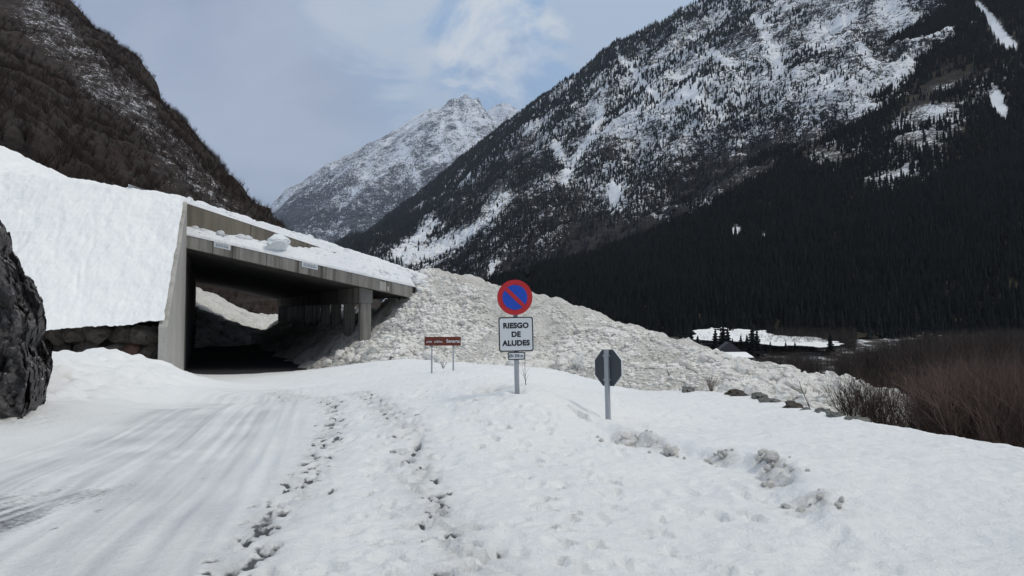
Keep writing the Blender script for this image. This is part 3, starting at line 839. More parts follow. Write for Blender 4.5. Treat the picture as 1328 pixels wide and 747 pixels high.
# right border follows the sloping top of the wing wall, lapping raggedly over it
rag = .17 + .07 * fbm(np.arange(400) * .07, np.zeros(400), oct=4, seed=510)
def th_top(i): return rag[i]
for i in range(Ge.shape[0]):
    q = min(i / 150, 1); xr = WT[0] * (1 - q) + WP[0] * q
    xr += th_top(i) if q < 1 else 0
    old = Ge[i, -1, 0]
    k = (Ge[i, :, 0] - Ge[i, 0, 0]) / (old - Ge[i, 0, 0]); Ge[i, :, 0] += (xr - .02 - old) * k * (1 if i <= 150 else 0)
    if i == 150: sh150 = xr - .02 - old
    if i > 150: Ge[i, :, 0] += sh150 * k * (1 - (i - 150) / 60)
x, y, z = Ge[..., 0], Ge[..., 1], Ge[..., 2]
Ge[..., 2] += .12 * sstep(Ge.shape[1] - 40, Ge.shape[1] - 4, np.arange(Ge.shape[1]))[None]
Ge[..., 2] += .10 * fbm(x * .5, y * .5, z * .5, 4, 501) + .09 * fbm(x * 1.1, y * .9, z * .9, 6, 502, .6, True) + .05 * fbm((x + .3 * y) * 3, y * 1.2, z * 1.2, 5, 505) + .05 * lumps(x * 1.3, y * 1.8, 506) * sstep(-.1, .4, vnoise(x * .3, y * .3, seed=507)) + .05
rg5 = np.random.default_rng(52); cI = np.arange(Ge.shape[1])[None]; rI = np.arange(Ge.shape[0])[:, None]
for k in range(16):                                       # slide marks and furrows running down the bank
    c0 = rg5.uniform(90, 325); sl_ = rg5.normal(0, .06); w_ = rg5.uniform(1.5, 5); r0_, r1_ = sorted(rg5.uniform(0, 150, 2))
    Ge[..., 2] -= rg5.uniform(.01, .035) * np.exp(-((cI - c0 - sl_ * rI - 4 * vnoise(rI * .05, rI * 0, seed=520 + k)) / w_) ** 2) * sstep(r0_, r0_ + 15, rI) * sstep(r1_ + 15, r1_, rI)
q = np.clip((np.arange(Ge.shape[0]) - 150) / 60, 0, 1)[:, None]
Ge[..., 2] += q * .35 * lumps(x * .8, y * .8, 503) + (q > 0) * .16 * lumps(x * 2, y * 2, 504)
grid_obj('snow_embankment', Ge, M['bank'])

# ------------------------------------------------------------------ avalanche gallery
gal = empty('avalanche_gallery', (GO[0], GO[1], -.7))
tag(gal, 'open-sided concrete avalanche gallery over the road, its roof buried in snow', 'avalanche gallery')
GOFF = np.array([GO[0], GO[1], -.7])
def loc(p): return tuple(np.array(p, float) - GOFF)
def gbox(mb, u0, u1, v0, v1, zlo, zhi, m=0):
    """box in the gallery frame; zlo/zhi are numbers or functions of v"""
    f = lambda z, v: z(v) if callable(z) else z
    lo = [loc(G3(u, v, f(zlo, v))) for u, v in ((u0, v0), (u0, v1), (u1, v1), (u1, v0))]
    hi = [loc(G3(u, v, f(zhi, v))) for u, v in ((u0, v0), (u0, v1), (u1, v1), (u1, v0))]
    mb.hexa(lo, hi, m)
ztop = lambda v: 6.50 - .204 * v
zsof = lambda v: 5.84 - .204 * v
LEN = 57.0
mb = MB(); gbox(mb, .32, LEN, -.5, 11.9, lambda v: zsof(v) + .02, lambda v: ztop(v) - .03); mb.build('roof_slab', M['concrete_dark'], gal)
# edge beam, cast in sections with joints between them
cuts = [-.30, 1.28, 2.28, 4.05, 5.72, 7.02, 7.72, 12.2]
bm_ = MB()
for a, b in zip(cuts[:-1], cuts[1:]): gbox(bm_, 0, .318, a + .03, b - .03, zsof, ztop)
gbox(bm_, .06, .30, -.28, 12.1, lambda v: zsof(v) + .02, lambda v: ztop(v) - .02)
eb = bm_.build('edge_beam', M['concrete'], gal, bevel=.012)
pb = MB(); gbox(pb, -.012, -.004, 10.25, 10.62, lambda v: zsof(v) + .06, lambda v: ztop(v) - .10); gbox(pb, -.0125, -.0045, 10.68, 10.80, lambda v: zsof(v) + .08, lambda v: zsof(v) + .36)
pb.build('mortar_patch', M['concrete_pale'], eb)
for vc, w_ in ((1.78, .84), (6.35, .86)):
    p_ = MB(); gbox(p_, -.03, -.008, vc - w_ / 2, vc + w_ / 2, lambda v: ztop(v) - .27, lambda v: ztop(v) - .0)
    po = p_.build('name_plate', M['white'], gal)
    tx = MB(); rr = random.Random(int(vc * 10))
    for row, (za, zb) in enumerate(((.085, .055), (.19, .12))):
        q = vc - w_ * .40
        while q < vc + w_ * .36:
            l_ = rr.uniform(.05, .13)
            gbox(tx, -.036, -.031, q, min(q + l_, vc + w_ * .42), lambda v, a=za, b=zb: ztop(v) - max(a, b) - .012, lambda v, a=za, b=zb: ztop(v) - min(a, b)); q += l_ + .025
    tx.build('lettering', M['plate_text'], po)
    p2 = MB(); gbox(p2, -.018, -.006, vc - w_ / 2 + .01, vc + w_ / 2 - .02, lambda v: zsof(v) + .015, lambda v: ztop(v) - .285); p2.build('repair_patch', M['concrete'], gal)
# parapet set back on the roof
zpar = lambda v: 8.37 - .30 * v
pm = MB()
pc = [-.2, 3.3, 6.4, 11.0]
for a, b in zip(pc[:-1], pc[1:]): gbox(pm, 1.8, 2.14, a + .01, b - .01, lambda v: ztop(v) - .06, zpar)
pm.build('parapet', M['concrete_brown'], gal, bevel=.015)
# side wall along the mountain
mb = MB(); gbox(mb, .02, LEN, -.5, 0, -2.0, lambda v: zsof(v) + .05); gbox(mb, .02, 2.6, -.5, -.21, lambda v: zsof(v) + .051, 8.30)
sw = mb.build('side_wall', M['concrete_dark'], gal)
# wing wall: sloping top, nearly vertical near end
a0, a1 = np.array([WB[0], WB[1]]), gxy(.01, .0)
dv = (a1 - a0) / np.linalg.norm(a1 - a0); nv = np.array([-dv[1], dv[0]]); th = .36
wm = MB()
def q3(p, z): return loc((p[0], p[1], z))
lo = [q3(a0, -1.6), q3(a1, -1.6), q3(a1 + nv * th, -1.6), q3(a0 + nv * th, -1.6)]
hi = [q3(a0, WT[2]), q3(a1, WP[2]), q3(a1 + nv * th, WP[2]), q3(a0 + nv * th, WT[2])]
wm.hexa(lo, hi)
ww = wm.build('wing_wall', M['concrete_pale'], gal, bevel=.03)
# head beam and the row of pillars on the valley side
PV = 9.57
mb = MB(); gbox(mb, .45, LEN, PV - .38, PV + .38, 3.06, lambda v: zsof(v) + .0); mb.build('head_beam', M['concrete'], gal, bevel=.02)
for k in range(11):
    u0 = .50 + 5.4 * k
    mb = MB(); gbox(mb, u0, u0 + .62, PV - .31, PV + .31, -2.0, 3.10); mb.build('pillar', M['concrete'], gal, bevel=.02)
# road surface under the roof
rg = np.array([[G3(u, v, -.80 - (1.0 if u < 0 else 0)) for v in np.linspace(0.02, 13, 14)] for u in np.concatenate([[-1.5, -.01], np.linspace(0, 120, 61)])])
grid_obj('road', rg, M['asphalt'])

# ------------------------------------------------------------------ snow on the gallery roof
def roof_snow(u, v):
    led = ztop(v) + .16 + .30 * sstep(0, 1.6, u) + .14 * sstep(.2, 1.2, u) * lumps(u * 1.6, v * 1.6, 601)
    back = zpar(v) + .14 + .42 * sstep(2.1, 4.4, u) - .012 * u
    b = sstep(3.2, 7.3, v) * .98
    slope = ztop(v) + .14 + (zpar(v) + .42 - ztop(v)) * sstep(-.1, 3.6, u)
    z = np.where(u < 2.0, led * (1 - b) + slope * b, back * (1 - b) + np.maximum(slope, back) * b)
    return z
us = np.concatenate([np.linspace(-.02, 1.795, 30)]); vs = np.arange(-.25, 14.5, .06)
U, V_ = np.meshgrid(us, vs, indexing='ij')
def finish_roof(name, U, V_):
    z = roof_snow(U, V_)
    a = .25 + .75 * sstep(0, 5, V_ + U)
    z = z + a * (.22 * lumps(U * 1.1, V_ * 1.1, 611) + .13 * lumps(U * 2.6, V_ * 2.6, 612) + .06 * lumps(U * 6, V_ * 6, 613) - .1) * sstep(-.05, .35, U)
    x = GO[0] + U * UV[0, 0] + V_ * UV[1, 0]; y = GO[1] + U * UV[0, 1] + V_ * UV[1, 1]
    z = z - 1.1 * np.clip(V_ - 12.2, 0, None) * sstep(4, 0, U)
    z = z - .55 * np.clip(-.35 - V_, 0, None)
    Gx = np.stack([x, y, z + CLIMB * U], -1)
    return Gx
Gr = finish_roof('', U, V_)
# front lip hanging just over the edge beam
lip = Gr[:1].copy(); lip[..., 2] = (ztop(V_[:1]) + .01); lip[..., 0] -= UV[0, 0] * .0; 
roof = grid_obj('ledge_snow', np.concatenate([lip, Gr]), M['roofsnow'])
us = np.concatenate([[1.80, 1.86, 1.95, 2.05, 2.16, 2.3], np.arange(2.4, 9, .08), np.arange(9, 58, .6)])
U, V_ = np.meshgrid(us, np.arange(-3.0, 14.5, .07), indexing='ij')
Gr = finish_roof('', U, V_)
zz = zpar(V_) + .03 + CLIMB * U
Gr[:4, :, 2] = np.maximum(zz[:4], np.minimum(Gr[:4, :, 2], Gr[4:5, :, 2] * 0 + zz[:4] + .12 * lumps(U[:4] * 3, V_[:4] * 3, 620) + np.array([0, .05, .09, .12])[:, None]))
grid_obj('roof_snow', Gr, M['roofsnow'])
# big translucent block resting on the ledge
def rock_mesh(name, seed, mat, sub=3, blocky=.35, squash=(1, 1, 1), rough_=.16, smooth=True):
    import bmesh
    bm = bmesh.new(); bmesh.ops.create_icosphere(bm, subdivisions=sub, radius=1.0)
    V = np.array([v.co[:] for v in bm.verts])
    rg_ = np.random.default_rng(seed)
    for k in range(9):                                    # planar cuts make facets
        n = rg_.normal(size=3); n /= np.linalg.norm(n); h = rg_.uniform(1 - blocky, 1.0)
        d = V @ n; V = V - np.clip(d - h, 0, None)[:, None] * n
    o_ = rg_.uniform(0, 99)
    nz = fbm(V[:, 0] * 1.6 + o_, V[:, 1] * 1.6, V[:, 2] * 1.6, 4, seed)
    if not smooth: nz = nz * .5 + 1.1 * facets(V + o_, 1.5, seed, .9) + .35 * facets(V + o_, 4, seed, .9)
    V = V * (1 + rough_ * nz)[:, None] * np.array(squash)
    T = np.array([[v.index for v in f.verts] for f in bm.faces]); bm.free()
    return mesh_data(name, V, T, mat, smooth)
p = at(360, 313, 43.9)
ib = link('ice_block', rock_mesh('ice_block', 31, M['ice'], 4, .45, (.66, .52, .50), .12, False), None, (p[0], p[1], p[2] - .06)); ib.rotation_euler = (.1, -.2, .5)
tag(ib, 'big pale block of icy snow resting on the gallery ledge before the parapet', 'ice block')

# ------------------------------------------------------------------ avalanche deposit
dpts = []
def dadd(lst): dpts.extend(tuple(at(*p)) for p in lst)
toe = [(440, 476, 43.6), (470, 473, 41.8), (510, 472, 39.2), (560, 484, 35), (640, 502, 30), (720, 513, 27.5), (800, 520, 26), (900, 521, 24.5), (1000, 532, 21.5), (1100, 560, 18.5), (1200, 600, 17.5)]
dadd(toe)
dpts += [(p[0] * (1 - 3 / p[1]), p[1] - 3, p[2] - 1.4) for p in (at(*t_) for t_ in toe)]
dadd([(500, 440, 44.5), (531, 390, 46.6), (538, 371, 47.6), (560, 425, 43), (600, 430, 42), (650, 446, 38.5), (700, 458, 37), (800, 482, 33), (900, 493, 30.5), (1000, 507, 28), (1100, 530, 24), (1160, 555, 21.5)])
crest = [(545, 354, 52), (600, 377, 53), (650, 390, 53), (700, 403, 52), (760, 416, 50), (850, 446, 46), (896, 460, 43.5), (932, 467, 41.5), (968, 477, 39.5), (997, 484, 38), (1041, 492, 35.5), (1077, 498, 33.5), (1101, 503, 32), (1123, 512, 30.5), (1152, 520, 29), (1190, 538, 27), (1240, 566, 25)]
dadd(crest)
dpts += [(p[0] * (1 + 8 / p[1]) + 2, p[1] + 8, p[2] - 5) for p in (at(*t_) for t_ in crest[1:])]
zl = [(4.5, -1.9), (6.2, -1.0), (7.6, -.35), (PV, 1.1), (12, 3.0), (13.2, 4.2), (16, 4.6)]
for u_ in (1, 5, 12, 22, 34, 46, 57):
    for v_, z_ in zl:
        if u_ >= 12: z_ = min(z_, 2.1)                    # deeper in, the snow outside leaves the top of the bays open
        rise = .40 * float(sstep(3, 14, u_)) * float(sstep(6.5, PV, v_)) * (.65 if v_ > 12.5 else 1)
        q = G3(u_, v_, z_ + rise); dpts.append(q)
deb = tps(dpts, 2e-3)
dx_, dy_ = np.arange(-42, 26, .11), np.concatenate([np.arange(14, 54, .11), np.arange(54, 104, .35)])
DX, DY = np.meshgrid(dx_, dy_)
DZ = deb(DX, DY)
du, dvv = guv(DX, DY)
under = (dvv < 12.0) & (du > 0.3)
lim = zsof(dvv) - .05 + CLIMB * du
DZ = np.where(under, np.minimum(DZ, lim - .15), DZ)
lp = .55 * lumps(DX * .55, DY * .55, 701) + .34 * lumps(DX * 1.3, DY * 1.3, 702) + .20 * lumps(DX * 2.9, DY * 2.9, 703)
DZ2 = DZ + lp * 1.0 - .52 + .18 * fbm(DX * .25, DY * .25, oct=3, seed=704)
gz = ground_base(DX, DY) - .42 * np.clip(edge_s(DX, DY), 0, None) ** 1.15
keep = (dvv > 3.5) & (DZ2 > np.minimum(gz, 2) - 1.3) & ~((du > 62)) & ~((dvv < 12.1) & (du > -.05) & (DZ2 > lim + .1))
kq = keep[:-1, :-1] & keep[1:, 1:] & keep[:-1, 1:] & keep[1:, :-1]
grid_obj('avalanche_deposit', np.stack([DX, DY, DZ2], -1), M['avalanche'], True, None, kq)
def deb_z(x, y):
    """height of the lumpy debris surface"""
    l_ = .55 * lumps(x * .55, y * .55, 701) + .34 * lumps(x * 1.3, y * 1.3, 702) + .20 * lumps(x * 2.9, y * 2.9, 703)
    return deb(x, y) + l_ * 1.0 - .52 + .18 * fbm(x * .25, y * .25, oct=3, seed=704)
# pile that came in through the far portal
fp = [tuple(at(*p)) for p in [(236, 366, 112), (252, 376, 112), (272, 383, 113), (300, 398, 114), (320, 409, 115), (357, 412, 118), (395, 417, 119), (430, 420, 120),
      (235, 466, 68), (258, 460, 72), (290, 455, 76), (340, 447, 84), (372, 440, 92), (410, 434, 99), (255, 399, 97), (300, 422, 99), (345, 441, 101), (380, 442, 103)]]
fp += [(p[0] * 1.1, p[1] * 1.1, p[2] - 2.5) for p in fp[:8]] + [(p[0] * .93, p[1] * .93, p[2] - 1.2) for p in fp[8:14]]
farz = tps(fp, 1e-3)
FX, FY = np.meshgrid(np.arange(-62, -18, .22), np.arange(60, 124, .22))
FZ = farz(FX, FY) + .7 * lumps(FX * .6, FY * .6, 711) + .45 * lumps(FX * 1.5, FY * 1.5, 712) - .3
fu, fv = guv(FX, FY)
kk = ~((fv < .02) & (fv > -.55) & (fu < LEN)) & (fv > -30) & ~((fu < LEN + .2) & (fv < -.5))
grid_obj('far_avalanche_deposit', np.stack([FX, FY, FZ], -1), M['avalanche'], True, None, kk[:-1, :-1])

# loose rubble on the deposit: the biggest pieces one by one, the small stuff as one mass
protos = [rock_mesh('snow_block', 800 + i, M['block'], 3, .42, (1, RNG.uniform(.75, 1), RNG.uniform(.6, .9)), .16, False) for i in range(8)]
cand = []
while len(cand) < 60000:
    px_, py_ = RNG.uniform(400, 1180), RNG.uniform(350, 575)
    lo_ = np.interp(px_, [r[0] for r in crest], [r[1] for r in crest]); hi_ = np.interp(px_, [r[0] for r in toe], [r[1] for r in toe])
    if px_ < 545: lo_ = np.interp(px_, [400, 440, 476, 531, 545], [474, 458, 436, 388, 354])
    if not (lo_ - 11 * (px_ > 545) + 1 < py_ < hi_ + 4): continue
    cand.append((px_, py_))
cand = np.array(cand)
# (a table of the debris surface keeps the search quick)
TX, TY = np.meshgrid(np.arange(-20, 28, .09), np.arange(15, 62, .09)); TZ = deb_z(TX, TY)
def deb_f(x, y):
    j = np.clip(((x + 20) / .09 + .5).astype(int), 0, TZ.shape[1] - 1); i = np.clip(((y - 15) / .09 + .5).astype(int), 0, TZ.shape[0] - 1)
    return TZ[i, j]
# march each ray to the deposit surface (where the rubble lies)
D0 = np.linspace(17, 60, 420)
hit = []
aa = np.array([at(c[0], c[1], 1.0) for c in cand])
best = np.full(len(cand), np.nan)
prev = None
for d in D0:
    zz = CAMZ + (aa[:, 2] - CAMZ) * d; f = zz - deb_f(aa[:, 0] * d, np.full(len(cand), d))
    if prev is not None:
        m = np.isnan(best) & (prev > 0) & (f <= 0); best[m] = d
    prev = f
ok = ~np.isnan(best)
RP = np.stack([aa[ok, 0] * best[ok], best[ok], CAMZ + (aa[ok, 2] - CAMZ) * best[ok]], 1)
ru, rv = guv(RP[:, 0], RP[:, 1])
okr = ~((rv < 12.2) & (ru > .2)) ; RP = RP[okr]; cc = cand[ok][okr]
size = np.minimum(.056 * np.exp(RNG.normal(0, .68, len(RP))), .30)
vr_ = fbm(RP[:, 0] * .32, RP[:, 1] * .22, oct=4, seed=731)              # coarse streams and smoother, packed patches
size *= np.clip(.92 + 1.1 * vr_, .5, 1.7)
thin = RNG.random(len(RP)) < np.clip(.80 + 1.9 * vr_, .12, 1); RP, cc, size = RP[thin], cc[thin], size[thin]
foot = np.interp(cc[:, 0], [r[0] for r in toe], [r[1] for r in toe]) - cc[:, 1]
size *= 1 + 1.6 * np.exp(-(foot / 22) ** 2) * sstep(620, 520, cc[:, 0]) * RNG.random(len(RP)) * (RNG.random(len(RP)) < .35); size = np.minimum(size, .34)
order = np.argsort(-size * 30 / RP[:, 1])
for n_, i in enumerate(order[:240]):
    b = link('snow_block', protos[n_ % 8], None, tuple(RP[i] + [0, 0, size[i] * .25]))
    sc_ = size[i] * RNG.uniform(.85, 1.1); b.scale = (sc_ * 1.15, sc_ * 1.15, sc_ * 1.1); b.rotation_euler = tuple(RNG.uniform(-.5, .5, 2)) + (RNG.uniform(0, 6.28),)
    tag(b, 'rounded block of dirty avalanche snow lying on the debris slope', 'snow block', 'larger snow blocks on the avalanche debris')
r4 = np.random.default_rng(123)
for k in range(70):                                       # the coarse blocks that rolled to the foot of the slope
    px_ = r4.uniform(425, 590); t0_ = np.interp(px_, [425, 440, 475, 510, 560, 590], [474, 473, 470, 468, 476, 480]); py_ = t0_ - abs(r4.normal(0, 13))
    a_ = at(px_, py_, 1.0); dd = np.linspace(24, 50, 400); f_ = CAMZ + (a_[2] - CAMZ) * dd - deb_f(a_[0] * dd, dd)
    ix_ = np.argmax(f_ <= 0)
    if f_[ix_] > 0: continue
    d = dd[ix_]; r_ = r4.uniform(.12, .30) * (1 if k % 4 else 1.25)
    b = link('snow_block', protos[k % 8], None, (a_[0] * d, d, CAMZ + (a_[2] - CAMZ) * d + .35 * r_)); b.scale = (r_, r_ * .95, r_); b.rotation_euler = tuple(r4.uniform(-.6, .6, 2)) + (r4.uniform(0, 6.28),)
    tag(b, 'coarse block of avalanche snow piled at the foot of the slope by the portal', 'snow block', 'coarse snow blocks at the foot of the debris')
def lump_t(seed):
    me = rock_mesh('t', seed, M['block'], 1, .35, (1, .85, .75), .2)
    V = np.array([v.co[:] for v in me.vertices]); T = np.array([p.vertices[:] for p in me.polygons]); bpy.data.meshes.remove(me); return V, T
rest = order[240:]
tv, tf = lump_t(5)
rb = many('avalanche_rubble', tv, tf, RP[rest] + [0, 0, .01], size[rest] * .8, RNG, M['block'])
# splintered branches carried down by the avalanche
bt_ = [branches(300 + i, 1, 1.0, .2, 1, 2, .028, .5) for i in range(3)]; bm3 = [mesh_data('broken_branch', V, T, M['twig_dark'], False, {'rnd': RNG.random(len(V))}) for V, T in bt_]
for k, (px_, py_) in enumerate([(548, 425), (553, 433), (572, 384), (560, 402), (604, 408), (618, 423), (521, 447), (540, 462), (706, 452), (729, 470), (661, 468), (836, 480), (868, 488), (752, 455), (590, 440), (640, 425), (905, 486), (960, 497)]):
    a_ = at(px_, py_, 1.0); dd = np.linspace(18, 56, 500); f_ = CAMZ + (a_[2] - CAMZ) * dd - deb_f(a_[0] * dd, dd); d = dd[np.argmax(f_ <= 0)]
    o = link('broken_branch', bm3[k % 3], None, (a_[0] * d, d, CAMZ + (a_[2] - CAMZ) * d + .05)); h = r4.uniform(.35, .9); o.scale = (h, h, h); o.rotation_euler = (r4.uniform(.7, 1.4), r4.uniform(-.6, .6), r4.uniform(0, 6.28))
    tag(o, 'dark splintered branch sticking out of the avalanche debris', 'branch', 'broken branches in the avalanche debris')
# clods on the roof snow
tv, tf = lump_t(6)
cu, cv = RNG.uniform(.35, 7, 2600), RNG.uniform(-.1, 13.3, 2600)
m = (cu > 2.25) | (cu < 1.6); cu, cv = cu[m], cv[m]
m = RNG.random(len(cu)) < np.clip(.12 + .3 * sstep(2, 9, cv) + .25 * (cu > 2.2), 0, 1); cu, cv = cu[m], cv[m]
zc = roof_snow(cu, cv) + CLIMB * cu + .04
xy = GO + cu[:, None] * UV[0] + cv[:, None] * UV[1]
many('roof_clods', tv, tf, np.column_stack([xy, zc]), .10 * np.exp(RNG.normal(0, .45, len(cu))), RNG, M['roofsnow'])
# rounded lumps along the foot of the parapet
lp_m = [rock_mesh('snow_lump', 860 + i, M['roofsnow'], 3, .2, (1, .9, .8), .15) for i in range(3)]
for n_, (px_, py_, r_) in enumerate([(246, 300, .17), (253, 297, .24), (263, 300, .22), (269, 301, .14), (286, 303, .23), (293, 307, .16), (299, 309, .2), (312, 310, .36), (321, 311, .32), (335, 316, .2)]):
    p = at(px_, py_, 43.2 + .012 * (px_ - 240)); b = link('snow_lump', lp_m[n_ % 3], None, (p[0], p[1], p[2])); b.scale = (r_, r_, r_); b.rotation_euler = (0, 0, n_)
    tag(b, 'rounded snow lump on the gallery ledge at the foot of the parapet', 'snow lump', 'snow lumps along the parapet foot')

# ------------------------------------------------------------------ rocks on the left
zk = np.array([545, 520, 490, 462, 450, 425, 400, 380, 360, 345, 320, 300, 285, 270.])
pk = np.array([27, 32, 33, 24, 20, 29, 26, 17, 4, -8, -22, -27, -32, -48.])
dk = 15.6
nz_, nt_ = 230, 250
Gk = np.zeros((nz_, nt_, 3))
pyv = np.linspace(590, 240, nz_)
for i, py_ in enumerate(pyv):
    px_ = np.interp(-py_, -zk, pk) if py_ <= 545 else 27 + (py_ - 545) * .1
    if py_ < 270: px_ = -46 - (270 - py_) * .9
    S = at(px_, py_, dk)
    lean_ = (545 - py_) / 300
    A = np.array([S[0] - 6.0, S[1] - 3.2 + lean_ * 1.0, S[2]]); Bk = np.array([S[0] - 5, S[1] + 9.0, S[2]])
    M1 = np.array([S[0] - 1.5, S[1] - 1.9 + lean_ * 1.6, S[2]])
    path = np.array([A, M1, S, S + [-.5, 1.6, 0], Bk]); tt = np.array([0, .42, .66, .8, 1])
    for k, t_ in enumerate(np.linspace(0, 1, nt_)):
        Gk[i, k] = [np.interp(t_, tt, path[:, a]) for a in range(3)]
x, y, z = Gk[..., 0], Gk[..., 1], Gk[..., 2]
nb = fbm(x * .9, y * .9, z * .9, 6, 901, .58, True); nc = fbm(x * .5 + z * .3, y * .5, z * 1.3, 4, 902)
ter = np.abs(((z * .9 + .5 * nc) % 1) - .5) * 2
fa = sstep(4.2, 2.2, Gk[..., 2]) * .75 + .25
fa = fa * (.85 * facets(Gk * [1, 1, .8], .8, 905, .9) + .45 * facets(Gk * [1, 1, .8], 2.2, 906, .9) + .16 * facets(Gk, 6, 907, .9))
Gk[..., 0] += .20 * nb + .18 * nc + .42 * fa; Gk[..., 1] -= .25 * nb + .62 * fa; Gk[..., 2] += .10 * nb + .25 * fa
grid_obj('rock_outcrop', Gk, M['rock'], False)

bw = empty('boulder_wall', tuple(at(130, 485, 34.6)))
tag(bw, 'low retaining wall of dark stacked boulders under the snow embankment', 'boulder wall')
bo = np.array(bw.location)
rows_ = [(476, [(40, 30), (72, 26), (100, 30), (130, 26), (158, 28), (184, 24), (203, 16)]), (455, [(55, 26), (84, 30), (116, 34), (148, 28), (172, 24), (196, 22)]), (434, [(48, 28), (74, 24), (98, 26), (124, 36), (160, 30), (186, 30), (202, 14)])]
bi = 0
for py_, ls in rows_:
    for px_, w_ in ls:
        p = at(px_, py_, 34.9 + .3 * math.sin(px_)); r_ = w_ / 30.6 * .58
        o = link('boulder', rock_mesh('boulder', 930 + bi, M['boulder_red'] if (py_ == 455 and px_ in (172,)) else M['boulder'], 3, .42, (r_, .55, .46), .2, False), bw, tuple(p - bo))
        o.rotation_euler = (0, random.uniform(-.12, .12), random.uniform(-.2, .2))
        if py_ == 455 and px_ == 172: o['label'] = 'flat reddish boulder'
        bi += 1
p = bo + [0, 1.1, 0]
mbk = MB(); a_, b_ = at(-40, 480, 35.9), at(205, 480, 35.3)
mbk.hexa([tuple(np.array(q) - bo) for q in ((a_[0], a_[1] - .3, -1), (b_[0], b_[1] - .3, -1), (b_[0], b_[1] + .2, -1), (a_[0], a_[1] + .2, -1))],
         [tuple(np.array(q) - bo) for q in ((a_[0], a_[1] - .3, 1.45), (b_[0], b_[1] - .3, 1.5), (b_[0], b_[1] + .2, 1.5), (a_[0], a_[1] + .2, 1.45))])
mbk.build('earth_core', M['boulder'], bw)
def set_rock(name, px_, py_, d, size_, seed, mat, label, group=None, rz=0.0, blocky=.4, cat='stone'):
    p = at(px_, py_, d)
    o = link(name, rock_mesh(name, seed, mat, 3, blocky, size_, .2, False), None, tuple(p)); o.rotation_euler = (0, 0, rz)
    return tag(o, label, cat, group)
set_rock('stone', 105, 495, 25.5, (.16, .14, .10), 951, M['rock'], 'small dark stone on the snow heap, nearer the outcrop', 'dark stones on the snow heap')
set_rock('stone', 116, 498, 25.2, (.19, .15, .11), 952, M['rock'], 'small dark stone on the snow heap, nearer the wing wall', 'dark stones on the snow heap', .5)
set_rock('stone', 128, 416, 34.6, (.26, .2, .14), 953, M['boulder'], 'dark stone poking through the embankment snow above the boulder wall')
set_rock('stone', 508, 465, 39.2, (.14, .12, .12), 954, M['rock'], 'lone dark stone at the foot of the debris by the portal')
# kerb stones along the valley edge
ks = [(893, 507, 21.0, .22, 'small grey stone at the far end of the edge row'), (957, 511, 19.2, .30, 'dark flat-topped stone standing apart in the edge row'), (985, 515, 18.4, .24, 'low grey stone beside a long one in the edge row'),
      (1002, 521, 17.6, .34, 'long grey stone near the middle of the edge row'), (1030, 528, 16.4, .30, 'dark squarish stone with a broken front in the edge row'), (1050, 534, 15.8, .26, 'grey stone right after the squarish one in the edge row'),
      (1066, 536, 15.2, .26, 'tilted grey stone near the twigs in the edge row'), (1087, 541, 14.6, .24, 'small sunken stone between two larger ones in the edge row'), (1107, 546, 14.0, .32, 'big greenish stone at the near end of the edge row')]
for n_, (px_, py_, d, r_, lb) in enumerate(ks):
    p = at(px_, py_, d)
    o = link('edge_stone', rock_mesh('edge_stone', 960 + n_, M['kerbstone'] if n_ not in (1, 4) else M['boulder'], 3, .45, (r_ * .8, .20, .12), .34, False), None, (p[0], p[1], p[2] - .02)); o.rotation_euler = (.05, .1, -.5 + .1 * n_)
    tag(o, lb, 'stone', 'stones along the valley edge of the road')

cl_m = [rock_mesh('snow_clod', 880 + i, M['block'], 2, .45, (1, .85, .75), .22, False) for i in range(5)]
r3 = np.random.default_rng(9); kc_ = 0
for k in range(170):
    q = step[r3.integers(2, 34)] + r3.normal(0, [.16, .22]); gate = float(vnoise(np.array(q[0] * 1.5 + 3.3), np.array(q[1] * 1.5), seed=55))
    if gate < .12 or not 6.8 < q[1] < 13: continue
    r_ = .028 * math.exp(r3.normal(0, .5))
    o = link('snow_clod', cl_m[kc_ % 5], None, (q[0], q[1], snow_z(q[0], q[1]) + r_ * .35)); o.scale = (r_, r_, r_); o.rotation_euler = tuple(r3.uniform(-1, 1, 3)); kc_ += 1
    tag(o, 'small crisp clod of greyish snow broken from the ploughed step', 'snow clod', 'snow clods along the ploughed step')

# ------------------------------------------------------------------ signs
DEPS = None
def text(body, size, mat, parent, x, y, z, name='lettering', bold=.0, sx=1.0, sp=1.0):
    cu_ = bpy.data.curves.new('t', 'FONT'); cu_.body = body; cu_.size = size; cu_.align_x = 'CENTER'; cu_.align_y = 'CENTER'
    cu_.extrude = .0015; cu_.offset = bold; cu_.space_character = sp
    o = bpy.data.objects.new('t', cu_); COL.objects.link(o)
    dg = bpy.context.evaluated_depsgraph_get(); me = bpy.data.meshes.new_from_object(o.evaluated_get(dg))
    bpy.data.objects.remove(o); bpy.data.curves.remove(cu_)
    me.name = name; me.materials.clear(); me.materials.append(mat)
    q = link(name, me, parent, (x, y, z)); q.rotation_euler = (math.pi / 2, 0, 0); q.scale = (sx, 1, 1)
    return q
def rrect(w_, h_, r_, n=5):
    out = []
    for cx, cz, a0_ in ((w_/2 - r_, -h_/2 + r_, -90), (w_/2 - r_, h_/2 - r_, 0), (-w_/2 + r_, h_/2 - r_, 90), (-w_/2 + r_, -h_/2 + r_, 180)):
        for k in range(n + 1):
            a = R(a0_ + 90 * k / n); out.append((cx + r_ * math.cos(a), cz + r_ * math.sin(a)))
    return out
def circ(r_, n=48): return [(r_ * math.cos(2 * math.pi * k / n), r_ * math.sin(2 * math.pi * k / n)) for k in range(n)]
def plate(name, ring, y0, th_, mat, parent, z, back=None):
    m_ = MB(); m_.prism(ring, y0, y0 + th_, 0, 1 if back else None)
    o = m_.build(name, [mat, back] if back else mat, parent); o.location = (0, 0, z); return o

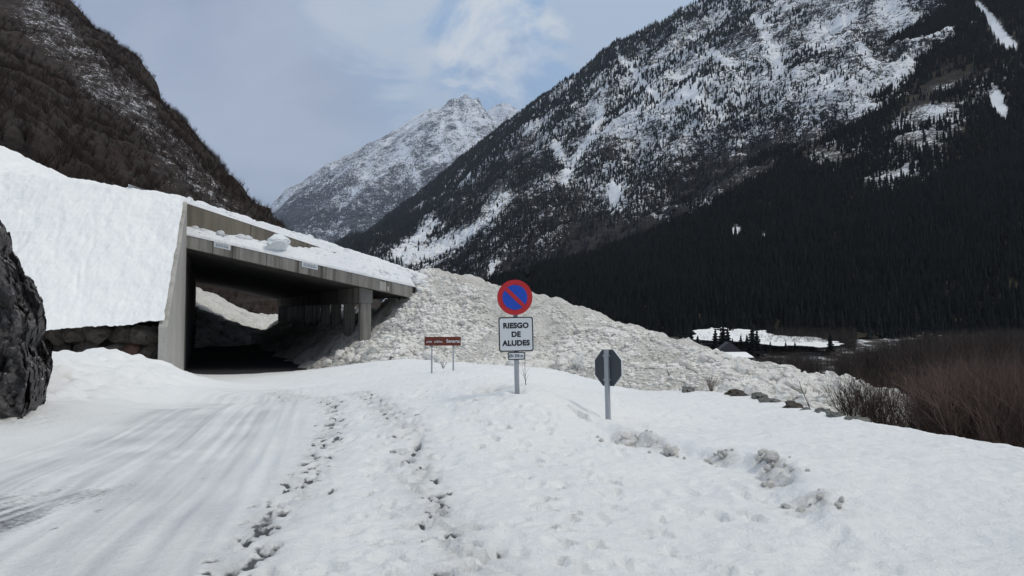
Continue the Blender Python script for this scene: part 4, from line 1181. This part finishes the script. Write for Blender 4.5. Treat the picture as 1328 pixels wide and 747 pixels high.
b0 = at(670.5, 500, 13.9)
sg = empty('no_parking_sign', (b0[0], b0[1], b0[2]), (0, R(-1.3), R(2)))
tag(sg, 'post with a round no parking sign above a white RIESGO DE ALUDES plate', 'road sign')
m_ = MB(); m_.tube((0, 0, -.6), (0, 0, 1.72), .042, .042, 16); m_.build('post', M['metal'], sg, True)
d_ = plate('round_plate', circ(.305), -.075, .022, M['red'], sg, 1.52, M['alu_back']); d_.location.x = -.005
ring = circ(.215); plate('blue_field', ring, -.080, .004, M['blue'], d_, 0)
bar = MB(); q = .212; wq = .034
dx1, dz1 = math.cos(R(45)), -math.sin(R(45))
bar.prism([(-q * dx1 - wq * .7, -q * dz1 - wq * .7), (q * dx1 - wq * .7, q * dz1 - wq * .7), (q * dx1 + wq * .7, q * dz1 + wq * .7), (-q * dx1 + wq * .7, -q * dz1 + wq * .7)], -.084, -.0805)
bar.build('red_bar', M['red'], d_)
tp = plate('text_plate', rrect(.595, .595, .04), -.073, .02, M['black'], sg, .885, M['alu_back'])
plate('white_face', rrect(.555, .555, .03), -.078, .004, M['white'], tp, 0)
for body, zz, sx in (('RIESGO', .145, 1.0), ('DE', -.005, 1.0), ('ALUDES', -.155, 1.0)):
    text(body, .125, M['black'], tp, 0, -.0795, zz, bold=.006, sx=1.0, sp=1.06)
dp_ = plate('distance_plate', rrect(.30, .135, .025), -.073, .02, M['black'], sg, .512, M['alu_back'])
plate('white_face', rrect(.266, .101, .015), -.078, .004, M['white'], dp_, 0)
text('EN 350 m.', .075, M['black'], dp_, 0, -.0795, 0, bold=.0012, sx=.78)
for zz in (.70, 1.06, .512, 1.40, 1.62):
    m_ = MB(); m_.box((-.055, -.052, zz - .02), (.055, .05, zz + .02)); m_.build('clamp', M['metal'], sg, bevel=.004)

b1 = at(789, 553, 13.9)
st = empty('stop_sign', (b1[0], b1[1], b1[2]), (0, R(-1.6), R(-50)))
tag(st, 'octagonal stop sign seen from its dark grey back, on a steel post', 'road sign')
m_ = MB(); m_.box((-.045, -.025, -.5), (.045, .025, 1.31)); m_.build('post', M['metal'], st, bevel=.008)
oct_ = [(.312 / math.cos(R(22.5)) * math.cos(R(22.5 + 45 * k)), .312 / math.cos(R(22.5)) * math.sin(R(22.5 + 45 * k))) for k in range(8)]
op_ = MB(); op_.prism(oct_, .030, .046); oo = op_.build('octagon_plate', M['alu_back'], st); oo.location = (.0, 0, 1.005)
o2 = [(x * 1.015, z * 1.015) for x, z in oct_]
rim = MB()
for k in range(8):
    a, b = oct_[k], oct_[(k + 1) % 8]; a2, b2 = o2[k], o2[(k + 1) % 8]
    rim.hexa([(a[0], .026, a[1]), (b[0], .026, b[1]), (b2[0], .026, b2[1]), (a2[0], .026, a2[1])], [(a[0], .054, a[1]), (b[0], .054, b[1]), (b2[0], .054, b2[1]), (a2[0], .054, a2[1])])
rim.build('rim', M['white'], oo)
plate('red_face', [(x * .93, z * .93) for x, z in oct_], .047, .004, M['red'], oo, 0)
plate('white_border', [(x * .985, z * .985) for x, z in oct_], .0462, .0007, M['white'], oo, 0)
for zz in (.80, 1.21):
    m_ = MB(); m_.box((-.06, -.034, zz - .018), (.06, .031, zz + .018)); m_.build('clamp', M['metal'], st, bevel=.004)

b2_ = at(574, 480.5, 26)
bs = empty('tourist_sign', tuple(b2_), (0, 0, R(1)))
tag(bs, 'long brown tourist sign on two thin posts in front of the debris slope', 'tourist sign')
for sx in (-.35, .345):
    m_ = MB(); m_.tube((sx, 0, -.5), (sx, 0, 1.04), .026, .026, 12); m_.build('post', M['metal'], bs, True)
bd = plate('board', rrect(1.17, .285, .02), -.055, .025, M['brown'], bs, .945, M['alu_back'])
text('Senarta', .145, M['white'], bd, .335, -.0565, 0.0, bold=.003)
text('pista', .095, M['white'], bd, -.43, -.0565, -.012, bold=.001)
text('p\u00fablica', .095, M['white'], bd, -.135, -.0565, -.012, bold=.001)
for zz in (.855, 1.03):
    m_ = MB(); m_.box((-.5, -.0295, zz - .02), (.5, -.026, zz + .02)); m_.build('rail', M['metal'], bs)

p = at(209.5, 487, 33.7); m_ = MB(); m_.tube((0, 0, -.3), (0, 0, .60), .022, .02, 8)
mp = m_.build('marker_stake', flat('rusty_red', (.16, .05, .035), .8), None); mp.location = (p[0], p[1], p[2])
tag(mp, 'short rusty red stake leaning at the foot of the wing wall', 'stake'); mp.rotation_euler = (0, R(-2), 0)

# ------------------------------------------------------------------ bare plants
def plant(name, px_, py_, d, tpl, h, mat, label, cat, group=None, rz=0.0, data=None, z=None):
    p = at(px_, py_, d)
    if z is not None: p[2] = z
    V, T = tpl
    me = data or mesh_data(name, V, T, mat, False, {'rnd': RNG.random(len(V))})
    o = link(name, me, None, tuple(p)); o.scale = (h, h, h); o.rotation_euler = (0, 0, rz)
    tag(o, label, cat, group); return o
plant('dry_sapling', 682, 500, 14.9, branches(21, 1, 1.0, .12, 1, 3, .016, .9), .62, M['twig_dark'], 'thin bare sapling rising from the snow just behind the no parking sign', 'sapling')
plant('dry_twig', 1051, 532, 16.0, branches(22, 1, 1.0, .5, 1, 2, .02, .7), .62, M['twig_dark'], 'single bare twig slanting up behind the edge stones', 'twig')
plant('dry_tuft', 922, 509, 21.2, branches(23, 16, 1.0, .9, 1, 2, .02, .3), .6, M['twig'], 'low reddish dry tuft between the far edge stones', 'dry plant')
plant('dry_tuft', 575, 478, 26.6, branches(24, 9, 1.0, .9, 1, 2, .02, .3), .35, M['twig_dark'], 'low dry tuft between the posts of the brown sign', 'dry plant')
# bushes standing one by one on the bank, then the thicket behind them
bt = [branches(40 + i, 9, 1.0, .62, 2, 3, .011, .45) for i in range(5)]
bd_ = [mesh_data('bare_bush', V, T, M['twig_dark'] if i < 3 else M['twig'], False, {'rnd': RNG.random(len(V))}) for i, (V, T) in enumerate(bt)]
r2 = np.random.default_rng(77)
nb_ = 0
for k in range(40):
    px_ = (1090 + 9 * k if k < 14 else 1212 + 126 * (k - 14) / 25) + r2.uniform(-5, 5); base = np.interp(px_, [1085, 1130, 1200, 1340], [538, 556, 580, 606])
    d = np.interp(px_, [1090, 1200, 1340], [17.5, 15.2, 13.2]) + r2.uniform(-.6, 2.8)
    x_ = (px_ - 664) / F * d; s_ = float(edge_s(x_, d)); zg = float(at(px_, base + 8, d)[2])
    h = r2.uniform(1.3, 2.0) + .4 * sstep(1200, 1330, px_)
    o = link('bare_bush', bd_[k % 5], None, (x_, d, zg - .05)); o.scale = (h, h, h); o.rotation_euler = (r2.uniform(-.15, .15), r2.uniform(-.2, .1), r2.uniform(0, 6.28))
    if px_ < 1215: tag(o, 'dark bare bush silhouetted against the debris snow beyond the edge stones', 'bush', 'bare bushes beyond the road edge')
    else: tag(o, 'reddish bare bush at the rim of the thicket beyond the snowy bank', 'bush', 'bushes at the rim of the thicket')
th_t = branches(61, 9, 1.0, .6, 2, 3, .0065, .55)
th_f = branches(62, 10, 1.0, .6, 1, 4, .009, .6)
n_ = 5200
ty = 14 + 130 * r2.random(n_) ** 1.5; tx_ = ty * r2.uniform(.385, .80, n_)
s_ = edge_s(tx_, np.clip(ty, -6, 44))
m = (s_ > 2.6) & (s_ < 46) & ~((tx_ / ty < .52) & (ty < 34)) & ~((ty < 24) & (tx_ / ty < .56))
tx_, ty, s_ = tx_[m], ty[m], s_[m]
zg = np.maximum(-.34 * s_ - .3, -10.5)
topz = CAMZ - (np.interp(664 + F * tx_ / ty, [1080, 1110, 1180, 1328, 1500], [466, 443, 431, 427, 425]) - HOR + r2.uniform(-4, 34, len(tx_))) * ty / F
hh = np.clip(topz - zg, .8, 5.5) * r2.uniform(.75, 1, len(tx_))
kx = r2.random(len(tx_)) < np.where(ty > 60, .75, 1)
QQ = np.column_stack([tx_, ty, zg]); wq = np.clip(hh, 1.3, 3.2)
kn = kx & (ty < 30) & (r2.random(len(ty)) < .8); kf = kx & (ty >= 30)
print('thicket', kn.sum(), len(th_t[1]), kf.sum(), len(th_f[1]))
many('shrub_thicket', *th_t, QQ[kn], hh[kn], r2, M['twig'], sxy=wq[kn])
many('far_shrub_thicket', *th_f, QQ[kf], hh[kf], r2, M['twig'], sxy=wq[kf])

# ------------------------------------------------------------------ valley: conifers, bare wood, hut
def conifer(name, px_, base, d, h, seed, label, group=None, wmax=.2, z=None):
    p = at(px_, base, d)
    if z is not None: p[2] = z
    root = empty(name, tuple(p)); tag(root, label, 'conifer', group)
    rg_ = np.random.default_rng(seed); V = []; T = []
    tiers = 11
    for k in range(tiers):
        f = k / tiers; r_ = h * wmax * (1 - f) ** .85 + .04 * h * .3; zc = h * (.10 + .86 * f); nbh = max(5, int(11 - 5 * f))
        for i in range(nbh):
            a = 2 * math.pi * (i + rg_.random()) / nbh; l_ = r_ * rg_.uniform(.6, 1.15); w_ = l_ * .34 + .02 * h
            c, s2 = math.cos(a), math.sin(a); b = len(V); dz = -.30 * l_ + rg_.normal(0, .01 * h)
            V += [(0, 0, zc + .05 * h), (c * l_ * .6 - s2 * w_, s2 * l_ * .6 + c * w_, zc + dz * .5), (c * l_, s2 * l_, zc + dz), (c * l_ * .6 + s2 * w_, s2 * l_ * .6 - c * w_, zc + dz * .5), (c * l_ * .5, s2 * l_ * .5, zc + dz * .4 - .05 * h)]
            T += [(b, b + 1, b + 2), (b, b + 2, b + 3), (b + 4, b + 2, b + 1), (b + 4, b + 3, b + 2), (b, b + 4, b + 1), (b, b + 3, b + 4)]
    b = len(V); V.append((0, 0, h * 1.0))
    for k in range(5): V.append((h * .03 * math.cos(k * 1.2566), h * .03 * math.sin(k * 1.2566), h * .86))
    for k in range(5): T.append((b, b + 1 + k, b + 1 + (k + 1) % 5))
    V = np.array(V)
    link('crown', mesh_data('crown', V, np.array(T), M['pine'], False, {'rnd': rg_.random(len(V))}), root)
    m_ = MB(); m_.tube((0, 0, -.5), (0, 0, h * .92), h * .022, h * .004, 7); m_.build('trunk', M['bark'], root, True)
    return root
g = 'dark conifers in front of the valley clearing'
cons = [(864, 463, 215, 7.0), (883, 466, 212, 8.4), (889, 468, 208, 9.6), (897, 465, 216, 8.8), (917, 462, 225, 4.6), (928, 464, 222, 9.0), (938, 467, 217, 11.2), (944, 464, 222, 9.4),
        (961, 461, 228, 6.6), (976, 466, 220, 10.6), (982, 463, 224, 8.6), (999, 456, 240, 3.6), (1019, 452, 255, 2.6), (1077, 456, 238, 6.4), (905, 463, 218, 6.6), (969, 464, 224, 7.2), (950, 463, 226, 6.0), (874, 465, 218, 6.2), (1031, 455, 246, 3.2)]
lab = {6: 'tallest dark conifer in front of the valley clearing', 4: 'small conifer standing against the white clearing, left part', 9: 'broad dark conifer dividing the white clearing in two',
       13: 'lone dark conifer at the right end of the valley clearing', 11: 'very small conifer at the lower rim of the clearing', 12: 'tiniest conifer on the snow of the clearing'}
for i, (px_, base, d, h) in enumerate(cons):
    conifer('conifer', px_, base, d, h * .92, 1000 + i, lab.get(i, 'dark conifer in the row before the valley clearing'), g, .30)
conifer('conifer', 107, 31, 244, 4.6, 1100, 'lone dark conifer on the crest of the brown hillside', None, .2)
conifer('conifer', 98, 18, 246, 2.2, 1101, 'little conifer just above the lone one on the hillside crest', None, .22)
# bare broadleaf wood along the stream
wt = branches(81, 1, 1.0, .1, 2, 4, .016, .75)
n_ = 3400
wy = r2.uniform(120, 318, n_); wpx = r2.uniform(800, 1420, n_); wx = (wpx - 664) / F * wy
top_ = np.interp(wpx, [800, 880, 960, 1085, 1200, 1420], [444, 454, 452, 450, 424, 416]) + r2.uniform(0, 24, n_)
zg = valley_z(wx, wy)
hh = CAMZ - (top_ - HOR) * wy / F - zg
m = (hh > 1.5) & (hh < 14) & ~((wpx < 1092) & (wy > 258)) & ~((np.abs(wpx - 1070) < 13) & (hh + zg > -10.2) & (wy < 205)) & ~((np.abs(wpx - 950) < 22) & (wy < 185)); 
many('bare_wood', *wt, np.column_stack([wx, wy, zg])[m], hh[m], r2, M['twig_grey'])
# scrubby saplings on the upper right of the clearing and along its back
n_ = 2200
wpx = r2.uniform(890, 1110, n_); wy = r2.uniform(285, 330, n_); wx = (wpx - 664) / F * wy
m = r2.random(n_) < sstep(965, 1050, wpx) * .9 + .13
many('clearing_saplings', *wt, np.column_stack([wx, wy, valley_z(wx, wy)])[m], r2.uniform(2.5, 6, n_)[m], r2, M['twig_grey'])
# the open snow of the clearing
Cg = []
for py_ in np.linspace(452, 424.5, 90):
    d = np.interp(py_, [424.5, 452], [326, 268]); row = []
    for px_ in np.linspace(885, 1095, 420):
        p = at(px_, py_, d); p[2] = max(p[2], float(valley_z(np.array(p[0]), np.array(d))) + .25); row.append(p)
    Cg.append(row)
Cg = np.array(Cg); Cg[..., 2] += .5 * fbm(Cg[..., 0] * .08, Cg[..., 1] * .08, oct=3, seed=88)
cp = np.array([pix(Cg)[0], pix(Cg)[1]])
edge_n = 11 * fbm(Cg[..., 0] * .12, Cg[..., 1] * .12, oct=5, seed=89)
upc = np.interp(cp[0], [890, 905, 940, 975, 990, 1005, 1030, 1060, 1095], [437, 430, 426, 428, 428, 434, 440, 440, 447]); loc_ = np.interp(cp[0], [890, 920, 990, 1060, 1095], [439, 440, 447, 450, 447])
kc = (cp[1] > upc + edge_n * .6) & (cp[1] < loc_ + edge_n * .3)
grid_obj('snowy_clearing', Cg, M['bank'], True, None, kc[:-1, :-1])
# hut
hp = at(952, 466, 120)
hut = empty('valley_hut', tuple(hp), (0, 0, R(12)))
tag(hut, 'small hut with a snow covered roof peeping over the debris ridge', 'hut')
m_ = MB(); m_.box((-2.0, -1.6, -3), (2.0, 1.6, .2)); hw = m_.build('wall', M['wood'], hut)
m_ = MB(); m_.hexa([(-2.4, -2.0, .2), (2.4, -2.0, .2), (2.4, 2.0, .2), (-2.4, 2.0, .2)], [(-2.2, -.2, .85), (2.2, -.2, .85), (2.2, .2, .85), (-2.2, .2, .85)]); rf = m_.build('roof', M['grey_roof'], hut)
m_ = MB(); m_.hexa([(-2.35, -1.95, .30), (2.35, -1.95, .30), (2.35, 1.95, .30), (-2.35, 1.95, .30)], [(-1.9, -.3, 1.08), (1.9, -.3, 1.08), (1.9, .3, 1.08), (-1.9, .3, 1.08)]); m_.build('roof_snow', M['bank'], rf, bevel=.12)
m_ = MB(); m_.box((-1.2, -1.64, -.9), (-.4, -1.605, -.15)); m_.build('window', M['black'], hut)
hq = at(944, 464, 132)
h2 = empty('barn', tuple(hq), (0, 0, R(-8)))
tag(h2, 'dark grey steep roofed barn just behind the small hut', 'barn')
m_ = MB(); m_.box((-2.6, -2.2, -4), (2.6, 2.2, .3)); m_.build('wall', M['wood'], h2)
m_ = MB(); m_.hexa([(-2.9, -2.5, .3), (2.9, -2.5, .3), (2.9, 2.5, .3), (-2.9, 2.5, .3)], [(-.1, -2.3, 2.6), (.1, -2.3, 2.6), (.1, 2.3, 2.6), (-.1, 2.3, 2.6)]); m_.build('roof', M['grey_roof'], h2)

# ------------------------------------------------------------------ air
hm = MB(); hm.box((-5200, -200, -16), (5200, 10800, 3100))
t = NT('haze_air'); t.n.remove(t.b)
pv = t.n.new('ShaderNodeVolumePrincipled'); pv.inputs['Color'].default_value = (.72, .80, .93, 1); pv.inputs['Density'].default_value = .000038; pv.inputs['Anisotropy'].default_value = 0.0
t.l.new(pv.outputs[0], t.n['Material Output'].inputs['Volume'])
hz = hm.build('haze', t.mat); hz['kind'] = 'stuff'
